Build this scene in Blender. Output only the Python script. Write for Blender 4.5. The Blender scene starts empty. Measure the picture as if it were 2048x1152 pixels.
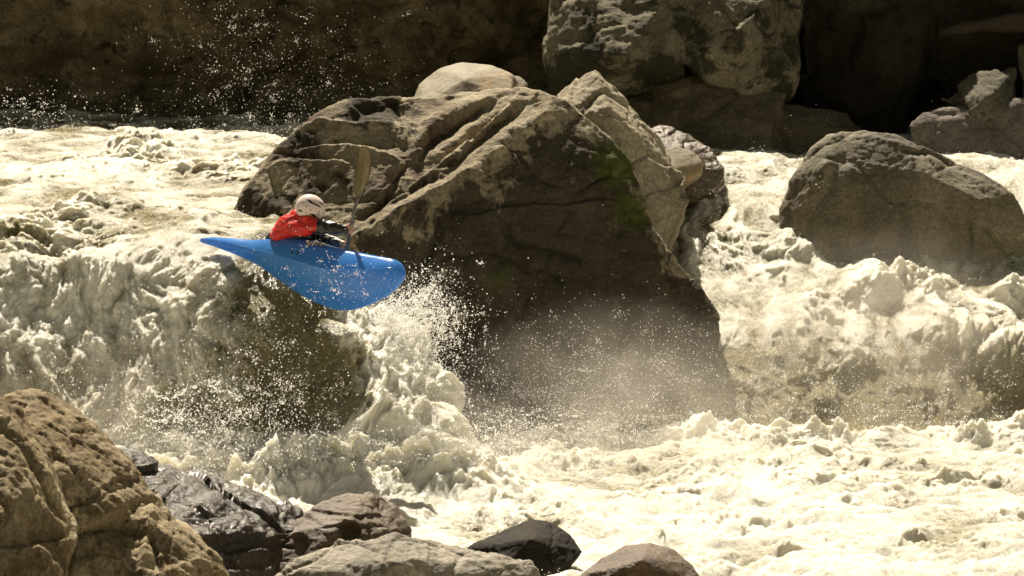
import bpy, bmesh, math, random
import numpy as np
from mathutils import Vector, Matrix
from mathutils.bvhtree import BVHTree

random.seed(7)
RNG = np.random.default_rng(11)
SC = bpy.context.scene
COL = SC.collection

# ------------------------------------------------------------------ camera geometry
TH = math.atan(0.14)
CAMZ = 6.0
K = 36.0 / 112.5 / 2048.0
FWD = np.array([0, math.cos(TH), -math.sin(TH)])
UPV = np.array([0, math.sin(TH), math.cos(TH)])


def at(px, py, Y):
    """world point at depth Y seen along a photo pixel (2048 x 1152)"""
    d = FWD + np.array([(px - 1024) * K, 0, 0]) - UPV * ((py - 576) * K)
    return np.array([0, 0, CAMZ]) + d * (Y / d[1])


def proj(P):
    Q = P - np.array([0, 0, CAMZ])
    f = Q @ FWD
    return 1024 + Q[:, 0] / f / K, 576 - (Q @ UPV) / f / K


# ------------------------------------------------------------------ numpy noise
_g = np.random.default_rng(3)
PERM = _g.permutation(256).astype(np.int32)
PERM = np.concatenate([PERM, PERM, PERM])
GR = _g.normal(size=(256, 3)).astype(np.float32)
GR /= np.linalg.norm(GR, axis=1)[:, None]


def noise(P):
    P = P.astype(np.float32)
    I = np.floor(P)
    F = P - I
    I = I.astype(np.int32) & 255
    U = F * F * F * (F * (F * 6 - 15) + 10)
    out = 0
    for dx in (0, 1):
        hx = PERM[(I[:, 0] + dx) & 255]
        wx = U[:, 0] if dx else 1 - U[:, 0]
        for dy in (0, 1):
            hy = PERM[hx + ((I[:, 1] + dy) & 255)]
            wy = U[:, 1] if dy else 1 - U[:, 1]
            for dz in (0, 1):
                h = PERM[hy + ((I[:, 2] + dz) & 255)]
                g = GR[h]
                wz = U[:, 2] if dz else 1 - U[:, 2]
                d = g[:, 0] * (F[:, 0] - dx) + g[:, 1] * (F[:, 1] - dy) + g[:, 2] * (F[:, 2] - dz)
                out = out + d * wx * wy * wz
    return out * 1.5


def fbm(P, s, o=4, gain=0.5, kind='n', seed=0.0):
    out = 0
    a = 1.0
    P = P * s + seed
    for i in range(o):
        n = noise(P)
        if kind == 'r':
            n = 1 - 2 * np.abs(n) * 1.6
        elif kind == 'b':
            n = 2 * np.abs(n) * 1.6 - 0.6
        out = out + a * n
        a *= gain
        P = P * 2.03 + 17.3
    return out


def worley(P, s, seed=0):
    """F1, F2 distance and id of the nearest feature cell"""
    P = (P * s + seed).astype(np.float32)
    I = np.floor(P).astype(np.int32)
    n = len(P)
    d1 = np.full(n, 9.0, np.float32); d2 = np.full(n, 9.0, np.float32)
    cid = np.zeros(n, np.int32)
    for dx in (-1, 0, 1):
        for dy in (-1, 0, 1):
            for dz in (-1, 0, 1):
                C = I + np.array([dx, dy, dz])
                h = PERM[PERM[PERM[C[:, 0] & 255] + (C[:, 1] & 255)] + (C[:, 2] & 255)]
                off = GR[h] * 0.4 + 0.5
                d = np.linalg.norm(C + off - P, axis=1)
                m = d < d1
                d2 = np.where(m, d1, np.minimum(d2, d))
                cid = np.where(m, h, cid)
                d1 = np.where(m, d, d1)
    return d1, d2, cid


def sst(a, b, x):
    t = np.clip((x - a) / (b - a), 0, 1)
    return t * t * (3 - 2 * t)


# ------------------------------------------------------------------ object helpers
def tag(o, label=None, cat=None, group=None, kind=None):
    if label: o['label'] = label
    if cat: o['category'] = cat
    if group: o['group'] = group
    if kind: o['kind'] = kind
    return o


def link(name, me, mat=None, parent=None, loc=None):
    o = bpy.data.objects.new(name, me)
    COL.objects.link(o)
    if loc is not None: o.location = loc
    if mat: me.materials.append(mat)
    if parent is not None: o.parent = parent
    return o


def np_mesh(name, V, F, smooth=True):
    """V (n,3); F (m,k) equal-size polygons"""
    me = bpy.data.meshes.new(name)
    n, m, k = len(V), len(F), F.shape[1]
    me.vertices.add(n)
    me.vertices.foreach_set('co', np.ascontiguousarray(V, np.float32).ravel())
    me.loops.add(m * k)
    me.loops.foreach_set('vertex_index', np.ascontiguousarray(F, np.int32).ravel())
    me.polygons.add(m)
    me.polygons.foreach_set('loop_start', np.arange(0, m * k, k, dtype=np.int32))
    me.polygons.foreach_set('use_smooth', np.full(m, smooth))
    me.update(calc_edges=True)
    return me


def add_attr(me, name, vals):
    a = me.attributes.new(name, 'FLOAT', 'POINT')
    a.data.foreach_set('value', np.ascontiguousarray(vals, np.float32))


def grid_faces(nr, nc):
    r = np.arange(nr - 1)[:, None]; c = np.arange(nc - 1)[None, :]
    a = (r * nc + c).ravel()
    return np.stack([a, a + 1, a + nc + 1, a + nc], 1)


def hull_into(bm, pts):
    vs = [bm.verts.new(p) for p in pts]
    r = bmesh.ops.convex_hull(bm, input=vs)
    dead = [g for g in r['geom_interior'] if isinstance(g, bmesh.types.BMVert)] + \
           [g for g in r['geom_unused'] if isinstance(g, bmesh.types.BMVert)]
    dead = [v for v in set(dead) if v.is_valid and not v.link_faces]
    if dead: bmesh.ops.delete(bm, geom=dead, context='VERTS')


def remesh(bm, voxel, smooth=6, factor=0.5):
    me = bpy.data.meshes.new('tmp'); bm.to_mesh(me); bm.free()
    o = bpy.data.objects.new('tmp', me); COL.objects.link(o)
    m = o.modifiers.new('r', 'REMESH'); m.mode = 'VOXEL'; m.voxel_size = voxel
    if smooth:
        s = o.modifiers.new('s', 'SMOOTH'); s.factor = factor; s.iterations = smooth
    dg = bpy.context.evaluated_depsgraph_get()
    ev = o.evaluated_get(dg)
    out = bpy.data.meshes.new_from_object(ev, depsgraph=dg)
    bpy.data.objects.remove(o); bpy.data.meshes.remove(me)
    return out


def mesh_np(me):
    n = len(me.vertices)
    V = np.empty(n * 3, np.float32); me.vertices.foreach_get('co', V)
    N = np.empty(n * 3, np.float32); me.vertex_normals.foreach_get('vector', N)
    return V.reshape(-1, 3).astype(np.float64), N.reshape(-1, 3).astype(np.float64)


def set_co(me, V):
    me.vertices.foreach_set('co', np.ascontiguousarray(V, np.float32).ravel())
    me.polygons.foreach_set('use_smooth', np.ones(len(me.polygons), bool))
    me.update()


# sphere / capsule helpers for bodies
def _sph():
    bm = bmesh.new(); bmesh.ops.create_icosphere(bm, subdivisions=2, radius=1)
    P = np.array([v.co[:] for v in bm.verts]); bm.free(); return P
SPH = _sph()


def ball(c, r):
    return SPH * np.array(r) + np.array(c)


def capsule(bm, a, b, ra, rb):
    hull_into(bm, np.concatenate([ball(a, ra), ball(b, rb)]))


def chain(bm, pts, rad):
    for i in range(len(pts) - 1):
        capsule(bm, pts[i], pts[i + 1], rad[i], rad[i + 1])


# ------------------------------------------------------------------ node helper
class NT:
    def __init__(s, name):
        s.m = bpy.data.materials.new(name); s.m.use_nodes = True
        s.t = s.m.node_tree; s.t.nodes.clear()
        s.out = s.n('ShaderNodeOutputMaterial')

    def n(s, typ, **kw):
        nd = s.t.nodes.new(typ)
        for k, v in kw.items():
            if k.startswith('_'): setattr(nd, k[1:], v)
            else:
                key = k.replace('__', ' ')
                key = int(key[1:]) if key[0] == 'i' and key[1:].isdigit() else key
                if hasattr(v, 'is_output') or isinstance(v, bpy.types.NodeSocket): s.t.links.new(v, nd.inputs[key])
                else: nd.inputs[key].default_value = v
        return nd

    def coord(s):
        return s.n('ShaderNodeTexCoord').outputs['Object']

    def mapping(s, vec, scale=(1, 1, 1), rot=(0, 0, 0)):
        return s.n('ShaderNodeMapping', Vector=vec, Scale=scale, Rotation=rot).outputs[0]

    def noise(s, vec, scale, detail=5, rough=0.55, dist=0.0):
        return s.n('ShaderNodeTexNoise', Vector=vec, Scale=scale, Detail=detail, Roughness=rough, Distortion=dist).outputs[0]

    def ramp(s, fac, stops, interp='LINEAR'):
        r = s.n('ShaderNodeValToRGB', Fac=fac); e = r.color_ramp; e.interpolation = interp
        while len(e.elements) > 1: e.elements.remove(e.elements[-1])
        for i, (p, c) in enumerate(stops):
            el = e.elements[0] if i == 0 else e.elements.new(p)
            el.position = p
            el.color = (c, c, c, 1) if isinstance(c, (int, float)) else (*c, 1)
        return r.outputs[0]

    def mix(s, fac, a, b, mode='MIX'):
        r = s.n('ShaderNodeMix', _data_type='RGBA', _blend_type=mode)
        for k, v in (('Factor', fac), (6, a), (7, b)):
            if isinstance(v, bpy.types.NodeSocket): s.t.links.new(v, r.inputs[0 if k == 'Factor' else k])
            else: r.inputs[0 if k == 'Factor' else k].default_value = (*v, 1) if isinstance(v, tuple) else v
        return r.outputs[2]

    def math(s, op, a, b=0.0, clamp=False):
        r = s.n('ShaderNodeMath', _operation=op, _use_clamp=clamp)
        for k, v in ((0, a), (1, b)):
            if isinstance(v, bpy.types.NodeSocket): s.t.links.new(v, r.inputs[k])
            else: r.inputs[k].default_value = v
        return r.outputs[0]

    def attr(s, name):
        return s.n('ShaderNodeAttribute', _attribute_name=name).outputs['Fac']

    def bump(s, h, strength, dist, normal=None):
        b = s.n('ShaderNodeBump', Height=h, Strength=strength, Distance=dist)
        if normal is not None: s.t.links.new(normal, b.inputs['Normal'])
        return b.outputs[0]

    def done(s, shader=None, volume=None):
        if shader is not None: s.t.links.new(shader, s.out.inputs['Surface'])
        if volume is not None: s.t.links.new(volume, s.out.inputs['Volume'])
        return s.m


def plain(name, col, rough=0.5, spec=0.5, noise_amt=0.12, scale=30, bump=0.0, **kw):
    t = NT(name); c = t.coord()
    n = t.noise(c, scale, 4)
    dark = tuple(v * (1 - noise_amt * 2) for v in col); lite = tuple(min(1, v * (1 + noise_amt)) for v in col)
    colr = t.ramp(n, [(0.3, dark), (0.7, lite)])
    p = t.n('ShaderNodeBsdfPrincipled', Roughness=rough)
    t.t.links.new(colr, p.inputs['Base Color'])
    p.inputs['Specular IOR Level'].default_value = spec
    for k, v in kw.items(): p.inputs[k.replace('__', ' ')].default_value = v
    if bump:
        t.t.links.new(t.bump(n, bump, 0.01), p.inputs['Normal'])
    return t.done(p.outputs[0])


def rock_mat(name, c_dark, c_mid, c_lite, patch=0.0, patch_col=(0.02, 0.018, 0.012), moss=0.0,
             moss_col=(0.05, 0.065, 0.012), scale=1.0, rough=0.85, grain=1.0, stretch=(1, 1, 1), rot=(0, 0, 0),
             wet=0.0, stain=None, bumpd=0.03):
    t = NT(name)
    c0 = t.coord()
    c = t.mapping(c0, stretch, rot)
    big = t.noise(c, 1.3 * scale, 6, 0.62, 0.6)
    med = t.noise(c, 6.0 * scale, 6, 0.65, 0.3)
    fine = t.noise(c, 60.0, 4, 0.7)
    colr = t.ramp(big, [(0.30, c_dark), (0.5, c_mid), (0.72, c_lite)])
    colr = t.mix(0.6, colr, t.ramp(med, [(0.3, 0.42), (0.68, 0.60)]), 'OVERLAY')
    colr = t.mix(0.55 * grain, colr, t.ramp(fine, [(0.3, 0.25), (0.7, 0.75)]), 'OVERLAY')
    g2 = t.noise(c0, 24.0, 5, 0.75)
    colr = t.mix(0.6 * grain, colr, t.ramp(g2, [(0.36, 0.22), (0.5, 0.5), (0.66, 0.8)]), 'OVERLAY')
    if stain:
        sn = t.noise(t.mapping(c0, (1, 1, 0.45)), 2.1, 4, 0.6)
        colr = t.mix(t.ramp(sn, [(0.56, 0.0), (0.68, 0.75)]), colr, stain)
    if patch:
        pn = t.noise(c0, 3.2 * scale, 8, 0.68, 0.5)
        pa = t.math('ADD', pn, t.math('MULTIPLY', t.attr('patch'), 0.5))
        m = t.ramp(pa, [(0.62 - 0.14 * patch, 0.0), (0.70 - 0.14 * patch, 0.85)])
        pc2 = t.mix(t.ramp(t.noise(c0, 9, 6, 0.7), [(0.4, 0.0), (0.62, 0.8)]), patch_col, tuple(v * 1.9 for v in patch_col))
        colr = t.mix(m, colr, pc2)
    mn = t.noise(c0, 5.0, 7, 0.7, 0.4)
    ms = t.math('ADD', t.math('MULTIPLY', mn, 0.8), t.math('MULTIPLY', t.attr('moss'), 0.7))
    mm = t.ramp(ms, [(0.72 - 0.2 * moss, 0.0), (0.9 - 0.2 * moss, 0.9)])
    mcol = t.mix(t.noise(c0, 17, 3), tuple(v * 0.35 for v in moss_col), moss_col)
    colr = t.mix(mm, colr, mcol)
    p = t.n('ShaderNodeBsdfPrincipled')
    t.t.links.new(colr, p.inputs['Base Color'])
    if wet:
        wn = t.noise(c0, 2.4, 5, 0.6)
        t.t.links.new(t.ramp(wn, [(0.35, max(0.08, rough - 0.75 * wet)), (0.65, rough)]), p.inputs['Roughness'])
        p.inputs['Specular IOR Level'].default_value = 0.6
    else:
        p.inputs['Roughness'].default_value = rough
        p.inputs['Specular IOR Level'].default_value = 0.25
    vor = t.n('ShaderNodeTexVoronoi', Vector=c, Scale=9.0 * scale, _feature='DISTANCE_TO_EDGE').outputs[0]
    crack = t.ramp(vor, [(0.0, 0.0), (0.08, 1.0)])
    h = t.math('ADD', t.math('MULTIPLY', med, 1.0), t.math('MULTIPLY', fine, 0.5))
    h = t.math('ADD', h, t.math('MULTIPLY', t.math('MULTIPLY', crack, big), 0.10))
    h = t.math('ADD', h, t.math('MULTIPLY', g2, 0.6))
    h = t.math('ADD', h, t.math('MULTIPLY', mm, 0.25))
    t.t.links.new(t.bump(h, 0.8, bumpd * 0.85), p.inputs['Normal'])
    return t.done(p.outputs[0])


# ------------------------------------------------------------------ rock builder
def polydist(px, py, pts):
    d = np.full(len(px), 1e9); side = np.zeros(len(px)); tpar = np.zeros(len(px))
    n = len(pts) - 1
    for i in range(n):
        ax, ay = pts[i]; bx, by = pts[i + 1]
        vx, vy = bx - ax, by - ay; L2 = vx * vx + vy * vy
        t = np.clip(((px - ax) * vx + (py - ay) * vy) / L2, 0, 1)
        ex, ey = px - ax - t * vx, py - ay - t * vy
        dd = np.hypot(ex, ey)
        m = dd < d
        side = np.where(m, np.sign(vx * ey - vy * ex), side)   # + = below for left-to-right lines
        tpar = np.where(m, (i + t) / n, tpar)
        d = np.where(m, dd, d)
    return d, side, tpar


def rock(name, label, hulls, mat, back=1.5, voxel=0.022, smooth=6, amp=0.05, facet=0.05, crack=0.02, fs=1.2,
         sculpt=None, moss=None, patch=None, strata=None, cat='boulder', group=None, kind=None, backdrop=14, parent=None,
         lumps=0.0, ridg=0.6, f2=0.22):
    bm = bmesh.new()
    for h in hulls:
        pts = []
        cx = sum(p[0] for p in h) / len(h); cy = sum(p[1] for p in h) / len(h)
        for (px, py, Y) in h:
            pts.append(at(px, py, Y))
            if back:
                pts.append(at(cx + (px - cx) * 0.97, py + backdrop * 0.5, Y + back * 0.4))
                pts.append(at(cx + (px - cx) * 0.8, py + backdrop + 0.12 * max(0, cy - py), Y + back))
        hull_into(bm, pts)
    me = remesh(bm, voxel, smooth)
    me.name = name
    V, N = mesh_np(me)
    base = V.mean(0).copy(); seed = abs(base[0] * 3.7 + base[1] * 1.3) % 50
    D = fbm(V, 0.55 * fs, 5, 0.42, 'n', seed) * amp * 1.5
    D += fbm(V, 2.2 * fs, 4, 0.45, 'r', seed + 5) * amp * 0.2 * ridg
    if facet:
        W = V + 0.15 * np.stack([noise(V * 1.5 + 3), noise(V * 1.5 + 9), noise(V * 1.5 + 21)], 1)
        for (s, a) in ((0.75 * fs, 1.0), (2.6 * fs, f2)):
            d1, d2, cid = worley(W, s, seed)
            g = GR[cid]
            D += facet * a * (g[:, 0] * 0.6 + (GR[(cid * 7) & 255] * (W * s - np.floor(W * s) - 0.5)).sum(1) * 0.8)
            D -= crack * a * np.exp(-((d2 - d1) / 0.07) ** 2)
    if strata:
        sd, ss, sa = strata
        q = V @ np.array(sd) * ss + 0.5 * noise(V * 1.2 + 7)
        f = q - np.floor(q)
        D += sa * (sst(0, 0.75, f) - sst(0.8, 1.0, f)) * (0.4 + 0.8 * np.clip(0.5 + noise(V * 0.8 + 31), 0, 1))
    if lumps:
        D += fbm(V, 5, 3, 0.5, 'b', seed) * lumps
    V = V + N * D[:, None]
    px, py = proj(V)
    if sculpt is not None:
        front = np.clip(0.55 - N[:, 1], 0, 1) ** 0.5
        V = V + sculpt(V, N, px, py) * front[:, None]
    fine = (fbm(V, 14, 3, 0.6, 'n', seed) * 0.006 + fbm(V, 7, 3, 0.6, 'r', seed) * 0.004) * min(1.3, amp / 0.04)
    set_co(me, V)
    V2, N2 = mesh_np(me)
    set_co(me, V2 + N2 * fine[:, None])
    mo = np.zeros(len(V)); pa = np.zeros(len(V))
    for (x, y, r, w) in (moss or []): mo = np.maximum(mo, w * np.exp(-(((px - x) ** 2 + (py - y) ** 2) / r ** 2)))
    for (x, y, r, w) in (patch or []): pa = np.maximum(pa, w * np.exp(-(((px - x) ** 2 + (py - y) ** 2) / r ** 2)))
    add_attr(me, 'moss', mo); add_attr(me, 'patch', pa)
    bx = V.mean(0); bz = V[:, 2].min()
    loc = np.array([bx[0], bx[1], bz])
    set_co(me, V2 + N2 * fine[:, None] - loc)
    o = link(name, me, mat, parent, loc)
    if parent is None: tag(o, label, cat, group, kind)
    return o


CAMDIR = np.array([0.0, -0.95, 0.3])


def sc_step(px, py, pts, h, decay, edge=3.0):
    d, s, t = polydist(px, py, pts)
    fade = np.clip(np.minimum(t, 1 - t) * 8, 0, 1)
    sd = d * s
    return h * sst(-edge, edge, sd) * np.exp(-np.maximum(sd, 0) / decay) * fade


def sc_line(px, py, pts, h, w):
    d, s, t = polydist(px, py, pts)
    fade = np.clip(np.minimum(t, 1 - t) * 6, 0, 1)
    return h * np.exp(-(d / w) ** 2) * fade


def main_sculpt(V, N, px, py):
    w = 6 * noise(V * 5 + 2); px = px + w; py = py + 5 * noise(V * 5 + 40)
    D = np.zeros(len(px))
    D += sc_step(px, py, [(590, 262), (612, 250), (640, 238), (700, 245), (790, 246)], 0.13, 34)
    D += sc_step(px, py, [(600, 300), (620, 295), (700, 293), (735, 298), (770, 306), (815, 330)], 0.13, 30)
    D += sc_step(px, py, [(530, 340), (550, 326), (575, 320), (665, 324), (700, 330)], 0.11, 60)
    D += sc_step(px, py, [(690, 196), (730, 230), (790, 245), (840, 262)], 0.09, 30)
    D -= sc_line(px, py, [(815, 325), (795, 360), (760, 420), (735, 470)], 0.09, 5)
    D -= sc_line(px, py, [(700, 240), (730, 225), (780, 215), (830, 240)], 0.08, 18)
    # folds climbing to the summit
    D += sc_line(px, py, [(822, 325), (835, 295), (860, 255), (905, 222), (965, 205), (1045, 178)], 0.15, 17)
    D += sc_line(px, py, [(850, 325), (890, 300), (930, 270), (985, 235), (1050, 190)], 0.11, 15)
    D -= sc_line(px, py, [(842, 325), (862, 290), (905, 262), (950, 232), (975, 212)], 0.12, 5)
    D -= sc_line(px, py, [(870, 335), (920, 318), (965, 280), (1010, 245), (1060, 200)], 0.13, 6)
    D += sc_line(px, py, [(960, 325), (1000, 290), (1020, 262), (1060, 250), (1100, 215)], 0.10, 15)
    D += sc_line(px, py, [(1060, 180), (1090, 205), (1100, 240)], 0.09, 14)
    # long diagonal edge
    D += sc_step(px, py, [(690, 478), (740, 452), (800, 415), (870, 378), (925, 345), (962, 326)], 0.14, 60, 4)
    D -= sc_line(px, py, [(700, 450), (760, 415), (830, 378), (900, 340), (935, 322)], 0.10, 8)
    # vertical structure of the dark front face
    D -= sc_line(px, py, [(880, 400), (870, 470), (830, 560), (790, 640)], 0.09, 12)
    D += sc_line(px, py, [(905, 420), (960, 520), (965, 640)], 0.09, 28)
    D -= sc_line(px, py, [(1000, 420), (1030, 480), (1120, 500), (1180, 520)], 0.06, 12)
    D += sc_line(px, py, [(1090, 560), (1190, 640), (1200, 760)], 0.10, 40)
    return D[:, None] * CAMDIR


# ------------------------------------------------------------------ materials for rocks
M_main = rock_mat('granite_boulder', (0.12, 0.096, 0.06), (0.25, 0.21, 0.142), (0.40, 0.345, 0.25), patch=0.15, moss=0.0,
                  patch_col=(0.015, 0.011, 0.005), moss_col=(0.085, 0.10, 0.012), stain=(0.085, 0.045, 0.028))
M_pale = rock_mat('pale_smooth_stone', (0.17, 0.145, 0.10), (0.25, 0.22, 0.16), (0.31, 0.275, 0.21), rough=0.7, scale=0.7,
                  grain=0.5, bumpd=0.006, stain=(0.40, 0.27, 0.13))
M_peak = rock_mat('grey_rough_granite', (0.15, 0.125, 0.085), (0.28, 0.24, 0.17), (0.40, 0.35, 0.26), rough=0.8,
                  stretch=(1, 1, 0.5), rot=(0, 0.7, 0))
M_right = rock_mat('brown_granite', (0.07, 0.056, 0.033), (0.14, 0.115, 0.07), (0.24, 0.205, 0.135), patch=0.0, moss=0.16,
                   moss_col=(0.08, 0.085, 0.02), stretch=(1, 1, 0.4), wet=0.25)
M_wet = rock_mat('wet_brown_stone', (0.07, 0.05, 0.03), (0.13, 0.10, 0.065), (0.20, 0.165, 0.12), rough=0.45, wet=0.6)
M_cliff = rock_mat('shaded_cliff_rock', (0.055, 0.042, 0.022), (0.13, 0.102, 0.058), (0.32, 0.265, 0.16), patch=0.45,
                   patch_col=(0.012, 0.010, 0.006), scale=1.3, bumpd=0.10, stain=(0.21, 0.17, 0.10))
M_block = rock_mat('lichen_spotted_block', (0.10, 0.088, 0.056), (0.19, 0.166, 0.112), (0.30, 0.27, 0.195), patch=0.7,
                   patch_col=(0.012, 0.012, 0.006), scale=0.7, bumpd=0.05)
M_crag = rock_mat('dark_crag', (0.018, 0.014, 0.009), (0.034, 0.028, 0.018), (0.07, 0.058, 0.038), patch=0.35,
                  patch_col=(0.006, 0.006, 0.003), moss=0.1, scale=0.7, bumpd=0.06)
M_fg = rock_mat('lichened_brown_bank_rock', (0.09, 0.060, 0.030), (0.20, 0.150, 0.085), (0.42, 0.35, 0.23), patch=0.32,
                patch_col=(0.055, 0.04, 0.015), moss=0.2, moss_col=(0.20, 0.14, 0.02), stretch=(1.5, 1, 0.6), rot=(0, 0.5, 0))
M_slab = rock_mat('wet_dark_slate', (0.028, 0.020, 0.012), (0.052, 0.040, 0.026), (0.10, 0.08, 0.05), rough=0.4, wet=0.85,
                  stretch=(0.8, 1, 2.2), rot=(0, 0.6, 0))
M_brown = rock_mat('brown_river_stone', (0.07, 0.045, 0.024), (0.12, 0.085, 0.05), (0.20, 0.155, 0.10), rough=0.7, wet=0.2)
M_grey = rock_mat('grey_pitted_stone', (0.13, 0.11, 0.078), (0.22, 0.19, 0.14), (0.34, 0.305, 0.24), rough=0.75, wet=0.2)
M_darkwet = rock_mat('dark_wet_stone', (0.014, 0.011, 0.008), (0.025, 0.020, 0.014), (0.045, 0.036, 0.025), rough=0.8, wet=0.0, grain=0.6)

# ------------------------------------------------------------------ the rocks of the river
MAIN_A = [(440, 500, 33.0), (452, 440, 33.05), (484, 372, 33.2), (548, 300, 33.5), (630, 234, 33.8), (695, 199, 34.0),
          (760, 190, 34.15), (900, 200, 34.3), (960, 196, 34.3), (1050, 176, 34.3), (960, 330, 33.25), (780, 430, 32.65),
          (690, 490, 32.35), (600, 620, 32.4), (440, 640, 33.0), (1000, 600, 33.0)]
MAIN_B = [(1050, 174, 33.9), (1130, 196, 33.7), (1200, 250, 33.6), (1258, 310, 33.5), (1291, 400, 33.4), (1306, 475, 33.3),
          (962, 328, 32.95), (880, 375, 32.75), (785, 432, 32.5), (695, 486, 32.25), (720, 640, 32.2), (820, 930, 32.15),
          (1000, 930, 32.1), (1250, 930, 32.2), (1300, 900, 32.6), (1180, 330, 33.2), (1080, 260, 33.35), (1000, 560, 32.35)]
MAIN_C = [(1250, 400, 33.3), (1306, 470, 33.35), (1392, 565, 33.2), (1440, 638, 33.1), (1446, 668, 33.0), (1402, 735, 32.85),
          (1425, 930, 32.75), (1200, 930, 32.2), (1100, 500, 32.8), (1250, 620, 32.7)]
MAIN_D = [(1380, 720, 32.9), (1440, 700, 33.1), (1560, 790, 32.9), (1600, 850, 32.7), (1600, 960, 32.7), (1350, 940, 32.4)]
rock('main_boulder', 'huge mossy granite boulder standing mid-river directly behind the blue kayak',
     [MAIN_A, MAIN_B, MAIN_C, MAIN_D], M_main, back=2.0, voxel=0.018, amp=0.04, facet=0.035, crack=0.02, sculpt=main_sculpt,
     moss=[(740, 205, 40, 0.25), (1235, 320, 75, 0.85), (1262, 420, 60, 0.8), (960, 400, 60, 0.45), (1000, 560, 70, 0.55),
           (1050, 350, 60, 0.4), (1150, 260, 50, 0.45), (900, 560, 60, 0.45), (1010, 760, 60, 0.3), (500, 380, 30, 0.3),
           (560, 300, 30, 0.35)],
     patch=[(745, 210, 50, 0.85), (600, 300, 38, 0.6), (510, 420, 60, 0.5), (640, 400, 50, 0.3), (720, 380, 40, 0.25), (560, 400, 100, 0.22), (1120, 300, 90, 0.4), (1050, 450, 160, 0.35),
            (880, 600, 180, 0.5), (1100, 650, 200, 0.3), (1220, 470, 110, 0.35), (820, 480, 90, 0.4), (830, 240, 40, 0.2), (1150, 420, 150, 0.75), (1050, 560, 190, 0.9), (1000, 780, 260, 0.9), (1250, 720, 220, 0.8), (950, 450, 90, 0.75), (1240, 520, 120, 0.7), (1340, 650, 110, .6), (1100, 300, 60, .5), (800, 560, 120, .7)])  # dark growth; dense front blobs also paint that face's shade into the colour

rock('rounded_boulder', 'smooth pale rounded boulder perched behind the top of the huge mossy boulder',
     [[(826, 200, 35.2), (840, 168, 35.4), (880, 138, 35.5), (925, 126, 35.6), (985, 130, 35.6), (1030, 150, 35.5), (1020, 215, 34.9),
       (840, 215, 34.9), (930, 230, 34.7), (930, 160, 35.0)],
      [(1000, 150, 35.7), (1040, 152, 35.7), (1056, 168, 35.6), (1040, 215, 35.3), (1000, 215, 35.3)]],
     M_pale, back=1.0, voxel=0.022, smooth=14, amp=0.02, facet=0.0, crack=0)

rock('peaked_boulder', 'sharp peaked grey boulder leaning against the right shoulder of the huge boulder',
     [[(1112, 188, 35.3), (1186, 140, 35.2), (1195, 142, 35.3), (1262, 235, 35.2), (1310, 275, 35.2), (1340, 320, 35.1), (1372, 378, 35.0),
       (1380, 400, 34.9), (1290, 420, 34.4), (1200, 400, 34.3), (1130, 250, 34.7), (1215, 215, 34.6), (1290, 500, 34.5)],
      [(1270, 380, 34.6), (1372, 380, 35.1), (1368, 420, 34.9), (1330, 440, 34.6), (1280, 470, 34.3), (1330, 520, 34.8)]],
     M_peak, back=1.2, voxel=0.02, smooth=3, amp=0.035, facet=0.05, crack=0.025, fs=1.8, strata=((0.5, 0.2, 0.84), 5.0, 0.02))

rock('wet_boulder', 'wet brown rounded boulder with a bright rim at the head of the right rapid',
     [[(1296, 258, 36.8), (1320, 250, 36.9), (1380, 268, 36.9), (1425, 295, 36.8), (1452, 335, 36.6), (1450, 365, 36.5), (1430, 385, 36.3),
       (1390, 370, 36.2), (1330, 330, 36.2), (1350, 420, 36.5)]],
     M_wet, back=0.9, voxel=0.018, smooth=8, amp=0.03, facet=0.03, crack=0.015, fs=2.0)
rock('pale_cobble', 'small smooth pale boulder tucked below the wet brown boulder',
     [[(1325, 300, 36.1), (1350, 292, 36.2), (1385, 302, 36.2), (1405, 325, 36.1), (1402, 345, 36.0), (1380, 356, 35.9), (1345, 340, 35.8),
       (1340, 380, 36.0)]],
     M_pale, back=0.4, voxel=0.014, smooth=10, amp=0.015, facet=0.0, crack=0)


def right_sculpt(V, N, px, py):
    D = np.zeros(len(px))
    py = py + 6 * noise(V * 4 + 2)
    D += sc_step(px, py, [(1690, 272), (1740, 268), (1790, 280), (1840, 298), (1900, 335), (1960, 360), (2030, 400)], 0.03, 22)
    D -= sc_line(px, py, [(1800, 300), (1870, 310), (1900, 330)], 0.05, 6)
    D -= sc_line(px, py, [(1935, 430), (1945, 480), (1930, 545)], 0.05, 4)
    D -= sc_line(px, py, [(1700, 290), (1640, 400), (1610, 500)], 0.05, 14)
    D -= sc_line(px, py, [(1960, 440), (2010, 500), (2050, 540)], 0.05, 5)
    return D[:, None] * CAMDIR


rock('slanted_boulder', 'large brown slanting boulder with a sunlit rim standing in the right rapid',
     [[(1562, 420, 35.7), (1583, 360, 35.75), (1625, 298, 35.85), (1657, 271, 35.9), (1725, 261, 35.9), (1790, 268, 35.85), (1855, 296, 35.8),
       (1965, 346, 35.7), (2028, 388, 35.6), (2060, 450, 35.5), (2095, 560, 35.4), (2090, 660, 35.2), (1560, 480, 35.5), (1585, 660, 35.2),
       (1640, 660, 34.9), (1800, 660, 34.75), (2000, 660, 34.9), (1650, 330, 35.5), (1640, 480, 35.1), (1850, 345, 35.45), (1960, 400, 35.3)]],
     M_right, back=1.6, voxel=0.02, smooth=2, amp=0.03, facet=0.012, crack=0.012, ridg=0.3, sculpt=right_sculpt,
     moss=[(1660, 300, 50, 0.55), (1760, 330, 70, 0.4), (1850, 350, 60, 0.3), (1640, 350, 40, 0.5)])
rock('edge_boulder', 'flat grey boulder top showing behind the right end of the slanted boulder',
     [[(2000, 352, 37.5), (2060, 350, 37.6), (2200, 380, 37.6), (2200, 520, 37.4), (2010, 520, 37.3), (2010, 380, 37.3)]],
     M_peak, back=1.0, voxel=0.03, amp=0.04)

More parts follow.
